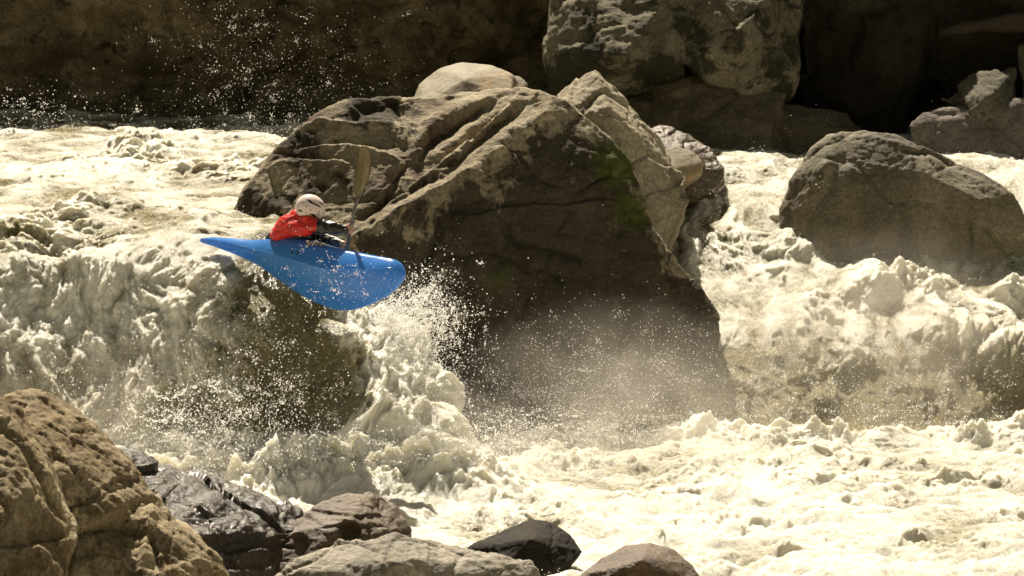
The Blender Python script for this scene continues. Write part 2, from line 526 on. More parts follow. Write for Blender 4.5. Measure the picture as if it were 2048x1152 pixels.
# ------------------------------------------------------------------ far bank
def build_cliff():
    xs = np.linspace(-18, 18, 620)
    prof = np.array([(40.6, 0.5), (40.9, 1.6), (41.6, 2.4), (41.9, 2.9), (41.55, 3.5), (41.3, 4.1), (41.7, 4.7), (43.0, 5.6), (46.5, 7.6),
                     (53, 11), (70, 20)])
    seg = np.concatenate([[0], np.cumsum(np.hypot(np.diff(prof[:, 0]), np.diff(prof[:, 1])))])
    v = np.concatenate([np.linspace(0, 6.6, 230), np.linspace(6.8, seg[-1], 90)])
    Y = np.interp(v, seg, prof[:, 0]); Z = np.interp(v, seg, prof[:, 1])
    for _ in range(6):
        Y[1:-1] = (Y[:-2] + Y[1:-1] * 2 + Y[2:]) / 4; Z[1:-1] = (Z[:-2] + Z[1:-1] * 2 + Z[2:]) / 4
    X, YY = np.meshgrid(xs, Y); _, ZZ = np.meshgrid(xs, Z)
    P = np.stack([X.ravel(), YY.ravel(), ZZ.ravel()], 1)
    n = fbm(P, 0.45, 5, 0.5, 'n', 3) * 0.55 + fbm(P, 1.6, 4, 0.5, 'r', 8) * 0.10
    W = P + 0.2 * np.stack([noise(P), noise(P + 9), noise(P + 21)], 1)
    d1, d2, cid = worley(W, 0.8, 4)
    n += 0.28 * GR[cid][:, 0] * sst(0, 0.25, d2 - d1) - 0.1 * np.exp(-((d2 - d1) / 0.08) ** 2)
    q = P[:, 2] * 1.6 + 0.25 * P[:, 0] * 0.5 + 0.7 * noise(P * 0.7 + 7); q = q - np.floor(q)
    n += 0.16 * (sst(0, .8, q) - sst(.85, 1, q))
    hfac = np.clip(P[:, 2] / 4, 0.3, 3)
    P[:, 1] -= n * hfac * 0.6; P[:, 2] += 0.25 * n * np.clip(P[:, 2] - 4.6, 0, 3)
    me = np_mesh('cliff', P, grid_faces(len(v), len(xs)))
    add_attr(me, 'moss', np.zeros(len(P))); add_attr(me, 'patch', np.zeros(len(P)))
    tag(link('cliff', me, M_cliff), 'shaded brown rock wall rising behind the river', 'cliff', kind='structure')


build_cliff()

rock('cliff_block', 'big pale lichen-spotted rock block jutting from the far bank above the peaked boulder',
     [[(1092, 130, 39.3), (1090, 90, 39.4), (1112, 10, 39.8), (1130, -110, 40.3), (1400, -110, 40.2), (1380, 60, 39.6), (1360, 150, 39.5),
       (1250, 165, 39.3), (1130, 168, 39.2), (1110, 230, 39.6), (1250, 110, 38.9)],
      [(1370, -110, 40.3), (1620, -110, 40.6), (1600, 40, 40.2), (1590, 150, 40.0), (1575, 200, 39.9), (1500, 188, 39.6), (1420, 165, 39.5),
       (1365, 120, 39.6), (1480, 60, 39.4)]],
     M_block, back=1.6, voxel=0.028, smooth=1, amp=0.05, facet=0.05, crack=0.03, fs=1.3,
     patch=[(1200, 150, 70, 0.25), (1330, 140, 60, 0.4), (1380, 60, 40, 0.3), (1550, 130, 60, 0.2), (1450, 80, 50, 0.2), (1110, 190, 60, 0.6)])
rock('bank_slab', 'brown slab with a ridge down its middle below the spotted block on the far bank',
     [[(1150, 210, 40.0), (1330, 165, 40.0), (1420, 150, 39.9), (1575, 185, 39.8), (1545, 230, 39.3), (1530, 340, 38.7), (1500, 420, 38.5),
       (1200, 420, 39.0), (1150, 300, 39.6)],
      [(1540, 195, 40.1), (1700, 220, 40.3), (1760, 300, 40.0), (1780, 420, 39.6), (1520, 420, 39.2), (1545, 240, 39.5)]],
     rock_mat('brown_slab_rock', (0.09, 0.072, 0.046), (0.15, 0.122, 0.08), (0.25, 0.21, 0.15), scale=0.8, bumpd=0.05),
     back=1.5, voxel=0.035, smooth=3, amp=0.05, facet=0.05, crack=0.03, strata=((0.3, 0, 0.95), 2.5, 0.03))
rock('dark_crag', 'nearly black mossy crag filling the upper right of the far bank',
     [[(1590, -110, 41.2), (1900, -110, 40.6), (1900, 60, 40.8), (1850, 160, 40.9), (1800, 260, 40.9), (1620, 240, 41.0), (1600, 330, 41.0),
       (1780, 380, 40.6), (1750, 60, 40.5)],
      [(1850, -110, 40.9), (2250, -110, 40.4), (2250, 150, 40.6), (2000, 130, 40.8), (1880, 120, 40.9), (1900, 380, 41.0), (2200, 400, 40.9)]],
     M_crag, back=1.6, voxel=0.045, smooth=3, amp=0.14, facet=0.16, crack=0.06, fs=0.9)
rock('pale_slab', 'dim greyish flat boulder low on the far bank above the slanted boulder',
     [[(1815, 250, 38.9), (1845, 220, 39.1), (1930, 205, 39.3), (2060, 190, 39.4), (2200, 190, 39.4), (2200, 380, 38.7), (1950, 380, 38.7),
       (1830, 330, 38.7)]],
     rock_mat('grey_lavender_rock', (0.12, 0.10, 0.085), (0.18, 0.155, 0.13), (0.23, 0.205, 0.17), scale=0.8, bumpd=0.03),
     back=1.2, voxel=0.03, smooth=3, amp=0.04, facet=0.02, crack=0.03)
rock('angular_boulder', 'mossy angular boulder resting on the dim greyish slab of the far bank',
     [[(1880, 200, 39.5), (1960, 150, 39.7), (2030, 138, 39.8), (2032, 210, 39.5), (2010, 255, 39.1), (1985, 262, 39.0), (1930, 235, 39.1),
       (1980, 190, 39.1)],
      [(2040, 90, 40.0), (2200, 60, 40.2), (2200, 260, 39.8), (2045, 240, 39.6)]],
     rock_mat('mossy_angular_rock', (0.06, 0.055, 0.035), (0.11, 0.10, 0.07), (0.19, 0.17, 0.13), patch=0.45, moss=0.1),
     back=0.8, voxel=0.025, smooth=2, amp=0.04, facet=0.07, crack=0.03, fs=1.5)


def driftwood():
    bm = bmesh.new()
    A, B = at(1880, 66, 40.55), at(2300, 18, 40.2)
    n = 26; ring = 14; prev = None
    for i in range(n):
        t = i / (n - 1); c = A + (B - A) * t; r = 0.03 + 0.10 * min(1, t * 2.2) ** 0.8 + 0.012 * math.sin(23 * t)
        vs = []
        for k in range(ring):
            a = 2 * math.pi * k / ring
            rr = r * (1 + 0.12 * math.sin(3 * a + 2) + 0.05 * random.random())
            vs.append(bm.verts.new(c + np.array([0.02 * math.sin(9 * t), math.cos(a) * rr, math.sin(a) * rr + 0.03 * math.sin(7 * t)])))
        if prev:
            for k in range(ring):
                bm.faces.new((prev[k], prev[(k + 1) % ring], vs[(k + 1) % ring], vs[k]))
        else: bm.faces.new(vs[::-1])
        prev = vs
    bm.faces.new(prev)
    me = bpy.data.meshes.new('driftwood_log'); bm.to_mesh(me); bm.free()
    for p in me.polygons: p.use_smooth = True
    t = NT('weathered_wood'); c = t.mapping(t.coord(), (1, 12, 12))
    nz = t.noise(c, 3, 6, 0.7)
    p = t.n('ShaderNodeBsdfPrincipled', Roughness=0.8)
    t.t.links.new(t.ramp(nz, [(0.3, (0.02, 0.014, 0.008)), (0.7, (0.07, 0.052, 0.03))]), p.inputs['Base Color'])
    t.t.links.new(t.bump(nz, 0.8, 0.03), p.inputs['Normal'])
    tag(link('driftwood_log', me, t.done(p.outputs[0])), 'weathered brown driftwood log lying across the dark crag', 'log')


driftwood()

# ------------------------------------------------------------------ near bank rocks
rock('bank_outcrop', 'sunlit brown lichened outcrop filling the lower left corner, nearest the camera',
     [[(-160, 780, 21.6), (0, 800, 21.8), (40, 815, 21.9), (100, 960, 21.6), (125, 1090, 21.4), (120, 1250, 21.0), (-160, 1250, 20.4),
       (20, 1000, 21.0)]],
     M_fg, back=1.4, voxel=0.014, smooth=2, amp=0.05, facet=0.06, crack=0.04, fs=1.0, f2=0.2, strata=((0.85, 0.1, 0.5), 4, 0.04),
     moss=[(20, 850, 40, 0.4)])
rock('fissured_outcrop', 'long sunlit fissured brown rock sloping down right beside the corner outcrop',
     [[(20, 802, 23.2), (60, 800, 23.3), (140, 850, 23.3), (180, 890, 23.2), (215, 950, 23.1), (300, 1010, 23.0), (350, 1060, 22.9),
       (455, 1150, 22.8), (520, 1260, 22.6), (60, 1260, 21.7), (60, 900, 22.6), (200, 1100, 22.2), (130, 930, 22.7)]],
     M_fg, back=1.6, voxel=0.014, smooth=2, amp=0.06, facet=0.085, crack=0.05, fs=1.0, f2=0.25, strata=((-0.5, 0.3, 0.8), 3, 0.03),
     moss=[(200, 1060, 30, 0.5), (440, 1140, 50, 0.5), (60, 810, 40, 0.35)])
rock('wet_slab', 'dark wet jagged slate slab behind the fissured outcrop, glinting in the sun',
     [[(196, 918, 25.0), (260, 916, 25.2), (330, 935, 25.4), (400, 965, 25.5), (500, 1000, 25.5), (600, 1022, 25.5), (600, 1060, 25.2),
       (480, 1120, 24.6), (470, 1250, 24.3), (200, 1250, 24.2), (220, 1000, 24.3), (400, 1070, 24.4)]],
     M_slab, back=1.3, voxel=0.015, smooth=1, amp=0.05, facet=0.09, crack=0.03, fs=1.0, strata=((-0.35, 0.2, 0.9), 5, 0.03))


def brown_sculpt(V, N, px, py):
    D = -sc_line(px, py, [(700, 1040), (695, 1075), (690, 1130)], 0.12, 18)
    D += -sc_line(px, py, [(545, 1062), (575, 1080), (560, 1092), (590, 1096)], 0.05, 4)
    return D[:, None] * CAMDIR


rock('brown_boulder', 'rounded brown boulder with a cleft front, lying between wet slab and foaming pool',
     [[(475, 1110, 24.9), (500, 1080, 25.0), (560, 1055, 25.2), (620, 1020, 25.4), (690, 986, 25.6), (740, 988, 25.6), (790, 1015, 25.6),
       (822, 1055, 25.5), (822, 1120, 25.3), (700, 1250, 24.8), (480, 1250, 24.5), (600, 1080, 25.0), (700, 1040, 25.1), (770, 1060, 25.2)]],
     M_brown, back=0.9, voxel=0.013, smooth=5, amp=0.03, facet=0.03, crack=0.02, fs=2.2, sculpt=brown_sculpt)
rock('grey_boulder', 'broad pale grey pitted boulder at the bottom edge in front of the brown boulder',
     [[(540, 1160, 24.0), (590, 1110, 24.2), (680, 1080, 24.4), (790, 1066, 24.5), (850, 1078, 24.5), (900, 1100, 24.5), (1000, 1105, 24.5),
       (1060, 1125, 24.4), (1085, 1160, 24.3), (1085, 1260, 24.0), (540, 1260, 23.7), (790, 1120, 24.0)]],
     M_grey, back=1.0, voxel=0.013, smooth=4, amp=0.03, facet=0.03, crack=0.025, fs=2.3)
rock('dark_boulder', 'small dark wet boulder with a rounded hump standing in the pool foam',
     [[(925, 1100, 25.7), (960, 1086, 25.8), (1010, 1058, 25.9), (1060, 1038, 26.0), (1100, 1043, 26.0), (1140, 1070, 25.9), (1165, 1102, 25.8),
       (1150, 1120, 25.7), (1100, 1142, 25.5), (1080, 1200, 25.4), (950, 1200, 25.3), (1060, 1080, 25.6)]],
     M_darkwet, back=0.35, voxel=0.012, smooth=6, amp=0.014, facet=0.012, crack=0.01, fs=2.5)
rock('rounded_brown_boulder', 'wet rounded brown boulder at the bottom edge right of the dark boulder',
     [[(1160, 1150, 25.0), (1200, 1118, 25.2), (1250, 1092, 25.3), (1300, 1086, 25.3), (1350, 1100, 25.3), (1385, 1128, 25.2),
       (1405, 1165, 25.1), (1400, 1260, 24.8), (1150, 1260, 24.7), (1280, 1120, 24.9)]],
     rock_mat('wet_ochre_stone', (0.040, 0.020, 0.005), (0.085, 0.046, 0.011), (0.15, 0.085, 0.022), rough=0.6, wet=0.15, grain=0.35),
     back=0.6, voxel=0.012, smooth=8, amp=0.015, facet=0.01, crack=0.0, fs=2)

# ------------------------------------------------------------------ water
PX = lambda x, Y: 1024 + x / (K * Y)


def water_base(x, Y):
    px = PX(x, Y)
    zu = 2.08 + 0.033 * (Y - 31)
    lipY = 30.75 + 0.0007 * np.clip(px, -400, 620) + 0.10 * np.sin(px / 110.0) + 0.05 * np.sin(px / 41.0)
    tr_ = sst(60, 430, px)
    lipY = lipY + 2.1 - 1.85 * tr_
    run = 3.15 - 1.65 * tr_
    tt = np.clip((lipY - Y) / run, 0, 1)
    left = zu * (1 - tt ** 2.3)
    left = np.where(tt > 0.93, left * (1 - sst(0.93, 1.0, tt) * 0.6), left)
    # right-hand edge of the fall, curling into a plume
    pq = px - 70 * np.clip(31.1 - Y, 0, 1.6)
    edge = 1 - sst(570, 770, pq)
    # plume heights
    ph = np.interp(px, [560, 640, 700, 800, 850, 890, 915, 940, 980], [1.9, 1.66, 1.50, 1.28, 1.02, 0.76, 0.40, 0.16, 0.0])
    pc = np.interp(px, [560, 640, 800, 940], [31.1, 31.1, 31.0, 30.8])
    a = (Y - pc)
    plume = ph * np.where(a > 0, np.exp(-np.abs(a / 0.5) ** 2.6), sst(-1.12, 0.28, a / 1.75) * 1.12).clip(0, 1)
    back_drop = sst(0, 1, (Y - 31.3) / 0.9)
    leftz = left * edge + (1 - edge) * 0.0
    z = np.log(np.exp(4 * leftz) + np.exp(4 * plume) - 1) / 4
    # right channel
    ry = [30, 32.0, 32.3, 32.7, 33.1, 33.5, 34.0, 35.0, 36.0, 37.0, 38.0, 41, 46]
    rz = [0, 0.0, 0.03, 0.30, 0.60, 0.84, 1.04, 1.32, 1.66, 2.0, 2.14, 2.28, 2.4]
    chan = np.interp(Y, ry, rz)
    chan = chan + 0.0
    w = sst(1000, 1250, px)
    z = z * (1 - w) + np.where(px > 1000, np.maximum(chan, 0), 0) * w
    # connect river upstream everywhere behind the big boulder
    up = sst(34.5, 36.5, Y)
    z = z * (1 - up * (1 - w)) + up * (1 - w) * zu
    return z


def build_water():
    inner = np.arange(-6.9, 6.95, 0.0112)
    outl = np.linspace(-16, -6.95, 70); xs = np.concatenate([outl, inner, -outl[::-1]])
    ys = np.concatenate([np.arange(19, 25.4, 0.12), np.arange(25.4, 29.2, 0.017), np.arange(29.2, 31.8, 0.0065), np.arange(31.8, 37.6, 0.0125),
                         np.arange(37.6, 42.5, 0.025)])
    X, Y = np.meshgrid(xs, ys)
    Z = water_base(X, Y)
    # soften the base
    for _ in range(24):
        Z[1:-1] = (Z[:-2] + 2 * Z[1:-1] + Z[2:]) / 4
        Z[:, 1:-1] = (Z[:, :-2] + 2 * Z[:, 1:-1] + Z[:, 2:]) / 4
    zy = np.gradient(Z, axis=0) / np.gradient(Y, axis=0); zx = np.gradient(Z, axis=1) / np.gradient(X, axis=1)
    N = np.stack([-zx, -zy, np.ones_like(Z)], -1); N /= np.linalg.norm(N, axis=-1, keepdims=True)
    slope = np.clip(1 - N[..., 2], 0, 1).ravel()
    P = np.stack([X, Y, Z], -1).reshape(-1, 3); N = N.reshape(-1, 3)
    px = PX(P[:, 0], P[:, 1]); y = P[:, 1]; z = P[:, 2]
    # zones
    up = sst(30.8, 31.6, y) * (1 - sst(560, 700, px))
    pool = (1 - sst(31.9, 32.4, y)) * (1 - sst(0.25, 0.6, z))
    n0 = noise(P * 2.5 + 130)
    plume = sst(570, 690, px - 70 * np.clip(31.1 - y, 0, 1.6) + 30 * n0) * (1 - sst(930, 1000, px)) * sst(0.2, 0.6, z) * (1 - sst(31.3, 31.8, y))
    chan = sst(1050, 1250, px) * sst(32.2, 32.9, y)
    face = np.clip(1 - up - pool - plume - chan, 0, 1)
    W = 0.25 * np.stack([noise(P * 0.9 + 5), noise(P * 0.9 + 15), noise(P * 0.9 + 25)], 1)
    Q = P + W
    Q = Q + 0.06 * np.stack([noise(P * 3.1 + 5), noise(P * 3.1 + 15), noise(P * 3.1 + 25)], 1)
    swell = fbm(Q * np.array([1, 0.8, 1]), 0.75, 3, 0.5, 'n', 2)
    wf = np.clip(face + 0.7 * chan + plume, 0, 1)      # where water streams down, features stretch along the flow
    SA = np.array([0.68, 0.75, 1.0]); SB = np.array([1.05, 0.52, 0.52])

    def flow(scale, o, gain, kind, seed):
        a = fbm(Q * SA, scale, o, gain, kind, seed); b = fbm(Q * SB, scale, o, gain, kind, seed + 3)
        return a * (1 - wf) + b * wf
    rid = flow(1.7, 4, 0.48, 'r', 9)
    bil = flow(2.6, 4, 0.5, 'b', 5)
    fin = flow(13, 3, 0.6, 'n', 1)
    med = flow(6.0, 3, 0.5, 'b', 14)
    big = flow(1.15, 3, 0.45, 'b', 33)
    n_big = noise(P * 0.6 + 60)
    mod = np.clip(0.75 + 0.9 * noise(P * 1.1 + 77), 0.15, 1.6)
    soft = 1 - 0.75 * face * sst(400, 560, px)
    D = up * (0.10 * swell + 0.035 * rid * mod + 0.020 * bil * mod + 0.008 * med + 0.006 * fin)
    D += pool * (0.035 * swell + 0.030 * rid * mod + 0.045 * bil * mod + 0.016 * med * mod + 0.007 * fin)
    D += face * soft * (0.12 * swell + 0.05 * big + 0.025 * rid * mod + 0.03 * bil * mod + 0.022 * med + 0.014 * fin)
    D += plume * (0.10 * swell + 0.035 * bil + 0.05 * rid + 0.02 * med + 0.022 * fin)
    D += chan * (0.12 * swell + 0.035 * big + 0.025 * bil * mod + 0.012 * rid + 0.012 * med + 0.008 * fin)
    # stopper wave where the pool begins and foam heaps at the foot of the fall
    ridge = np.exp(-((y - 31.75 - 0.25 * noise(P * 1.3 + 3)) / 0.28) ** 2) * sst(1250, 1420, px)
    D += ridge * (0.07 + 0.028 * bil + 0.012 * rid + 0.02 * med + 0.01 * fin)
    foot = np.exp(-((y - 29.5) / 0.35) ** 2) * (1 - sst(950, 1100, px))
    D += foot * (0.08 + 0.05 * bil + 0.03 * rid + 0.03 * med + 0.014 * fin)
    pile = np.exp(-(np.abs(y - 29.18 - 0.15 * noise(P * 1.7 + 8)) / 0.38) ** 2.4) * sst(400, 520, px) * (1 - sst(900, 1080, px))
    D += pile * (0.13 + 0.05 * bil + 0.02 * big + 0.03 * med + 0.016 * fin)
    mound = sst(0.05, 0.7, noise(Q * np.array([1.3, 2.0, 1]) + 51)) + 0.45 * sst(0.1, 0.75, noise(Q * np.array([2.9, 4.6, 1]) + 11))
    D += pool * mound * (0.085 + 0.012 * med)

    def lump(cpx, cpy, cY, r, h):
        c = at(cpx, cpy, cY)
        q = ((P[:, 0] - c[0]) / r) ** 2 + ((P[:, 1] - c[1]) / (r * 0.9)) ** 2
        return h * np.exp(-q)
    lm = lump(285, 260, 38.6, 0.32, 0.15) + lump(225, 262, 38.7, 0.3, 0.09) + lump(260, 300, 37.2, 0.6, 0.15) + \
        lump(480, 300, 36.0, 0.7, 0.10) + lump(170, 450, 33.0, 0.6, 0.12) + lump(60, 520, 32.0, 0.5, 0.14)
    lm += lump(1540, 440, 36.2, 0.3, 0.10) + lump(1400, 440, 35.6, 0.5, 0.08) + lump(1560, 500, 35.4, 0.3, 0.12) + lump(2040, 610, 34.2, 0.35, 0.30) + lump(1900, 690, 33.5, 0.3, 0.20) + \
        lump(2010, 720, 33.3, 0.45, 0.22) + lump(1750, 600, 34.5, 0.5, 0.12) + lump(1850, 585, 34.4, 0.4, 0.14) + lump(1660, 620, 34.0, 0.3, 0.15)
    lm += lump(760, 820, 30.0, 0.25, 0.32) + lump(700, 640, 30.5, 0.2, 0.12)
    lm += lump(465, 960, 29.3, 0.10, 0.12) + lump(545, 975, 29.0, 0.09, 0.08)
    D += lm * (0.9 + 0.5 * bil)
    st_ = lump(425, 480, 30.95, 0.42, 1.0)
    D = D * (1 - 0.75 * np.clip(st_, 0, 1)) - 0.10 * st_
    P2 = P + N * D[:, None]
    # choppy sideways shift makes crests lean over
    P2[:, 0] += 0.03 * fbm(Q, 4, 2, 0.5, 'n', 44) * (1 + plume)
    P2[:, 1] -= 0.35 * np.clip(D, 0, 1) * (up + chan * 0.8)
    nr, nc = X.shape
    F = grid_faces(nr, nc)
    me = np_mesh('river', P2, F)
    curv = D / 0.12
    fo = up * (0.40 + 0.28 * rid + 0.10 * curv + 0.2 * n_big) + pool * (0.70 + 0.20 * curv + 0.30 * n_big + 0.12 * rid) + plume * (0.85 + 0.2 * bil) + \
        chan * (0.50 + 0.25 * bil + 0.15 * big + 0.1 * rid - 0.66 * (1 - sst(32.9, 33.4, y + 0.25 * noise(P * 1.5 + 70))))  # foam cut at the rapid's foot also paints in its steep face's shade
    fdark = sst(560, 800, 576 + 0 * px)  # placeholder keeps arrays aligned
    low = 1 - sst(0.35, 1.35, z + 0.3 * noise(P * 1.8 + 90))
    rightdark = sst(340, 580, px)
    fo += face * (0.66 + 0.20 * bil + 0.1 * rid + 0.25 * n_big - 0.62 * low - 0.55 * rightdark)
    fo += foot * 0.7 + pile + ridge * 0.3 + np.clip(lm, 0, 0.3)
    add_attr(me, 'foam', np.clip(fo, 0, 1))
    t = NT('silty_white_water')
    c = t.coord()
    fine = t.noise(t.mapping(c, (1, 0.8, 1)), 26, 6, 0.72, 0.6)
    vfine = t.noise(c, 95, 3, 0.7)
    med_ = t.noise(c, 7, 6, 0.7, 0.8)
    f = t.math('ADD', t.attr('foam'), t.math('MULTIPLY', t.math('SUBTRACT', fine, 0.5), 1.25))
    f = t.math('ADD', f, t.math('MULTIPLY', t.math('SUBTRACT', med_, 0.5), 0.9))
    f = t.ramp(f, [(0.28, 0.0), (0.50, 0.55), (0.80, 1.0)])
    h = t.math('ADD', t.math('MULTIPLY', fine, 1.0), t.math('MULTIPLY', vfine, 0.35))
    nrm = t.bump(h, 0.9, 0.03)
    wcol = t.ramp(med_, [(0.3, (0.125, 0.108, 0.045)), (0.7, (0.28, 0.245, 0.13))])
    wat = t.n('ShaderNodeBsdfPrincipled', Roughness=0.16, Normal=nrm)
    t.t.links.new(wcol, wat.inputs['Base Color']); wat.inputs['IOR'].default_value = 1.33
    wtr = t.n('ShaderNodeBsdfTranslucent', Normal=nrm, Color=(0.42, 0.38, 0.22, 1))
    w = t.n('ShaderNodeMixShader', Fac=0.08); t.t.links.new(wat.outputs[0], w.inputs[1]); t.t.links.new(wtr.outputs[0], w.inputs[2])
    fm = t.n('ShaderNodeBsdfPrincipled', Roughness=0.24, Normal=nrm)
    fm.inputs['Specular IOR Level'].default_value = 0.6
    for sh, wgt, rad in ((fm, 0.85, (0.07, 0.065, 0.05)), (wat, 0.7, (0.14, 0.12, 0.07))):
        sh.inputs['Subsurface Weight'].default_value = wgt
        sh.inputs['Subsurface Radius'].default_value = rad
        sh.inputs['Subsurface Scale'].default_value = 1.0
    t.t.links.new(t.ramp(t.attr('foam'), [(0.35, (0.50, 0.465, 0.35)), (0.95, (0.82, 0.80, 0.72))]), fm.inputs['Base Color'])
    ftr = t.n('ShaderNodeBsdfTranslucent', Normal=nrm, Color=(0.88, 0.84, 0.70, 1))
    fs = t.n('ShaderNodeMixShader', Fac=0.05); t.t.links.new(fm.outputs[0], fs.inputs[1]); t.t.links.new(ftr.outputs[0], fs.inputs[2])
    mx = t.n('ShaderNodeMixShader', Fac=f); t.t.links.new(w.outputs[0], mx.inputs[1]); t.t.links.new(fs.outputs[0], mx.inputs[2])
    o = link('river', me, t.done(mx.outputs[0]))
    tag(o, 'foaming silty white water pouring over a drop into the pool', 'river', kind='structure')
    return P2, fo, N, px


WP, WF, WN, WPX = build_water()

# riverbed and surrounding ground far below the water
xs = np.linspace(-90, 90, 120); ys = np.linspace(-60, 120, 120)
X, Y = np.meshgrid(xs, ys)
nearbank = 1 - sst(17, 24, Y)
Z = -1.6 + 3.4 * nearbank + 0.0 * X
GP = np.stack([X.ravel(), Y.ravel(), Z.ravel()], 1); GP[:, 2] += 0.35 * fbm(GP, 0.3, 4) * np.clip(nearbank.ravel() + 0.2, 0, 1)
gm = np_mesh('riverbank_ground', GP, grid_faces(120, 120))
tag(link('riverbank_ground', gm, rock_mat('bank_gravel', (0.06, 0.05, 0.035), (0.11, 0.095, 0.07), (0.17, 0.15, 0.12), scale=2)),
    'rocky ground of the river bank', 'ground', kind='structure')

# ------------------------------------------------------------------ spray droplets
OCT_V = np.array([(1, 0, 0), (-1, 0, 0), (0, 1, 0), (0, -1, 0), (0, 0, 1), (0, 0, -1)], float)
OCT_F = np.array([(0, 2, 4), (2, 1, 4), (1, 3, 4), (3, 0, 4), (2, 0, 5), (1, 2, 5), (3, 1, 5), (0, 3, 5)])
_bm = bmesh.new(); bmesh.ops.create_icosphere(_bm, subdivisions=2, radius=1)
ICO_V = np.array([v.co[:] for v in _bm.verts]); ICO_F = np.array([[v.index for v in f.verts] for f in _bm.faces]); _bm.free()


def t_drop():
    t = NT('spray_drop_water')
    d = t.n('ShaderNodeBsdfPrincipled', Roughness=0.15); d.inputs['Base Color'].default_value = (0.95, 0.95, 0.93, 1)
    r = t.n('ShaderNodeBsdfTranslucent', Color=(1.0, 0.99, 0.97, 1))
    m = t.n('ShaderNodeMixShader', Fac=0.6); t.t.links.new(d.outputs[0], m.inputs[1]); t.t.links.new(r.outputs[0], m.inputs[2])
    return t.done(m.outputs[0])


M_drop = t_drop()


def droplets(name, label, C, R, stretch=0.5, ico=False):
    TV, TF = (ICO_V, ICO_F) if ico else (OCT_V, OCT_F)
    n = len(C)
    R = R * 0.7
    S = R[:, None] * (1 + stretch * RNG.random((n, 3)))
    V = C[:, None, :] + TV[None] * S[:, None, :]
    if ico:
        V = V + (RNG.random(V.shape) - 0.5) * (R[:, None, None] * 0.25)
    F = TF[None] + (np.arange(n) * len(TV))[:, None, None]
    me = np_mesh(name, V.reshape(-1, 3), F.reshape(-1, 3))
    return tag(link(name, me, M_drop), label, 'spray', kind='stuff')


def cloud(n, px, py, Y, sp, sY, rmin, rmax, pw=3.0):
    """gaussian cloud of drops about a place; sp = (sx, sy) in pixels at that depth"""
    out = []
    a = RNG.normal(size=n) * sp[0] + px; b = RNG.normal(size=n) * sp[1] + py; d = RNG.normal(size=n) * sY + Y
    m = n // 2; nc_ = max(3, n // 40); ci = RNG.integers(0, nc_, m)     # half of the drops gather in torn clumps
    jt = np.abs(RNG.normal(size=m)) + 0.2
    a[:m] = a[ci] + RNG.normal(size=m) * sp[0] * 0.07 * jt; b[:m] = b[ci] + RNG.normal(size=m) * sp[1] * 0.09 * jt; d[:m] = d[ci] + RNG.normal(size=m) * 0.04
    k = FWD[None] + np.stack([(a - 1024) * K, 0 * a, 0 * a], 1) - UPV[None] * ((b - 576) * K)[:, None]
    C = np.array([0, 0, CAMZ]) + k * (d / k[:, 1])[:, None]
    R = rmin + (rmax - rmin) * RNG.random(n) ** pw
    return C, R


def join(L): return np.concatenate([a for a, b in L]), np.concatenate([b for a, b in L])


# far spray thrown against the shaded cliff
L = [cloud(700, 470, 90, 37.5, (90, 70), 0.5, .003, .008), cloud(1300, 560, 190, 37.5, (110, 60), 0.5, .003, .008),
     cloud(120, 750, 80, 37.5, (110, 60), .5, .003, .007), cloud(900, 60, 225, 38.2, (75, 28), .4, .003, .010), cloud(150, 240, 225, 38, (90, 25), .4, .003, .008),
     cloud(400, 600, 255, 37, (120, 22), .5, .003, .008), cloud(90, 1500, 300, 38, (150, 50), .5, .003, .007)]
droplets('far_spray', 'fine sunlit droplets thrown up against the shaded cliff', *join(L))
# splash at the bow
L = [cloud(4800, 815, 625, 30.2, (42, 32), .25, .003, .012), cloud(3600, 860, 650, 30.3, (40, 60), .3, .003, .010),
     cloud(700, 900, 700, 30.4, (35, 80), .3, .003, .009), cloud(900, 760, 620, 29.9, (60, 22), .2, .003, .011),
     cloud(520, 695, 560, 29.0, (60, 25), .15, .0025, .0065), cloud(1300, 850, 760, 30.0, (45, 70), .25, .003, .010),
     cloud(300, 560, 470, 29.5, (120, 60), .4, .0025, .006)]
droplets('bow_spray', 'burst of droplets bursting from the water under the kayak bow', *join(L))
# spray over the dark fall and at its foot
L = [cloud(4600, 380, 860, 28.9, (120, 60), .3, .003, .011), cloud(1600, 250, 780, 28.9, (160, 80), .3, .002, .006),
     cloud(3200, 520, 820, 29.0, (110, 80), .3, .003, .009), cloud(1600, 640, 900, 29.0, (90, 45), .3, .003, .010),
     cloud(900, 500, 700, 29.2, (150, 100), .3, .002, .006), cloud(3500, 780, 905, 29.3, (110, 22), .2, .003, .010), cloud(2500, 950, 900, 29.7, (120, 25), .3, .003, .009)]
droplets('fall_spray', 'scattered droplets flying in front of the dark face of the drop', *join(L))
# spray before the big boulder and in the right rapid
L = [cloud(12000, 1150, 810, 30.8, (190, 75), .5, .002, .006), cloud(8000, 1200, 870, 30.6, (220, 28), .4, .003, .009),
     cloud(900, 1150, 700, 30.8, (160, 80), .5, .003, .009), cloud(2500, 1000, 880, 30.2, (110, 30), .3, .003, .012)]
droplets('pool_spray', 'dense fine spray hanging over the pool before the huge boulder', *join(L))
L = [cloud(7000, 1650, 780, 32.0, (200, 60), .5, .002, .007), cloud(700, 1600, 660, 32.3, (220, 80), .5, .002, .007), cloud(1500, 1850, 840, 31.5, (150, 28), .3, .003, .010),
     cloud(500, 1500, 400, 36, (60, 30), .3, .003, .008)]
droplets('rapid_spray', 'spray drifting over the foot of the right rapid', *join(L))
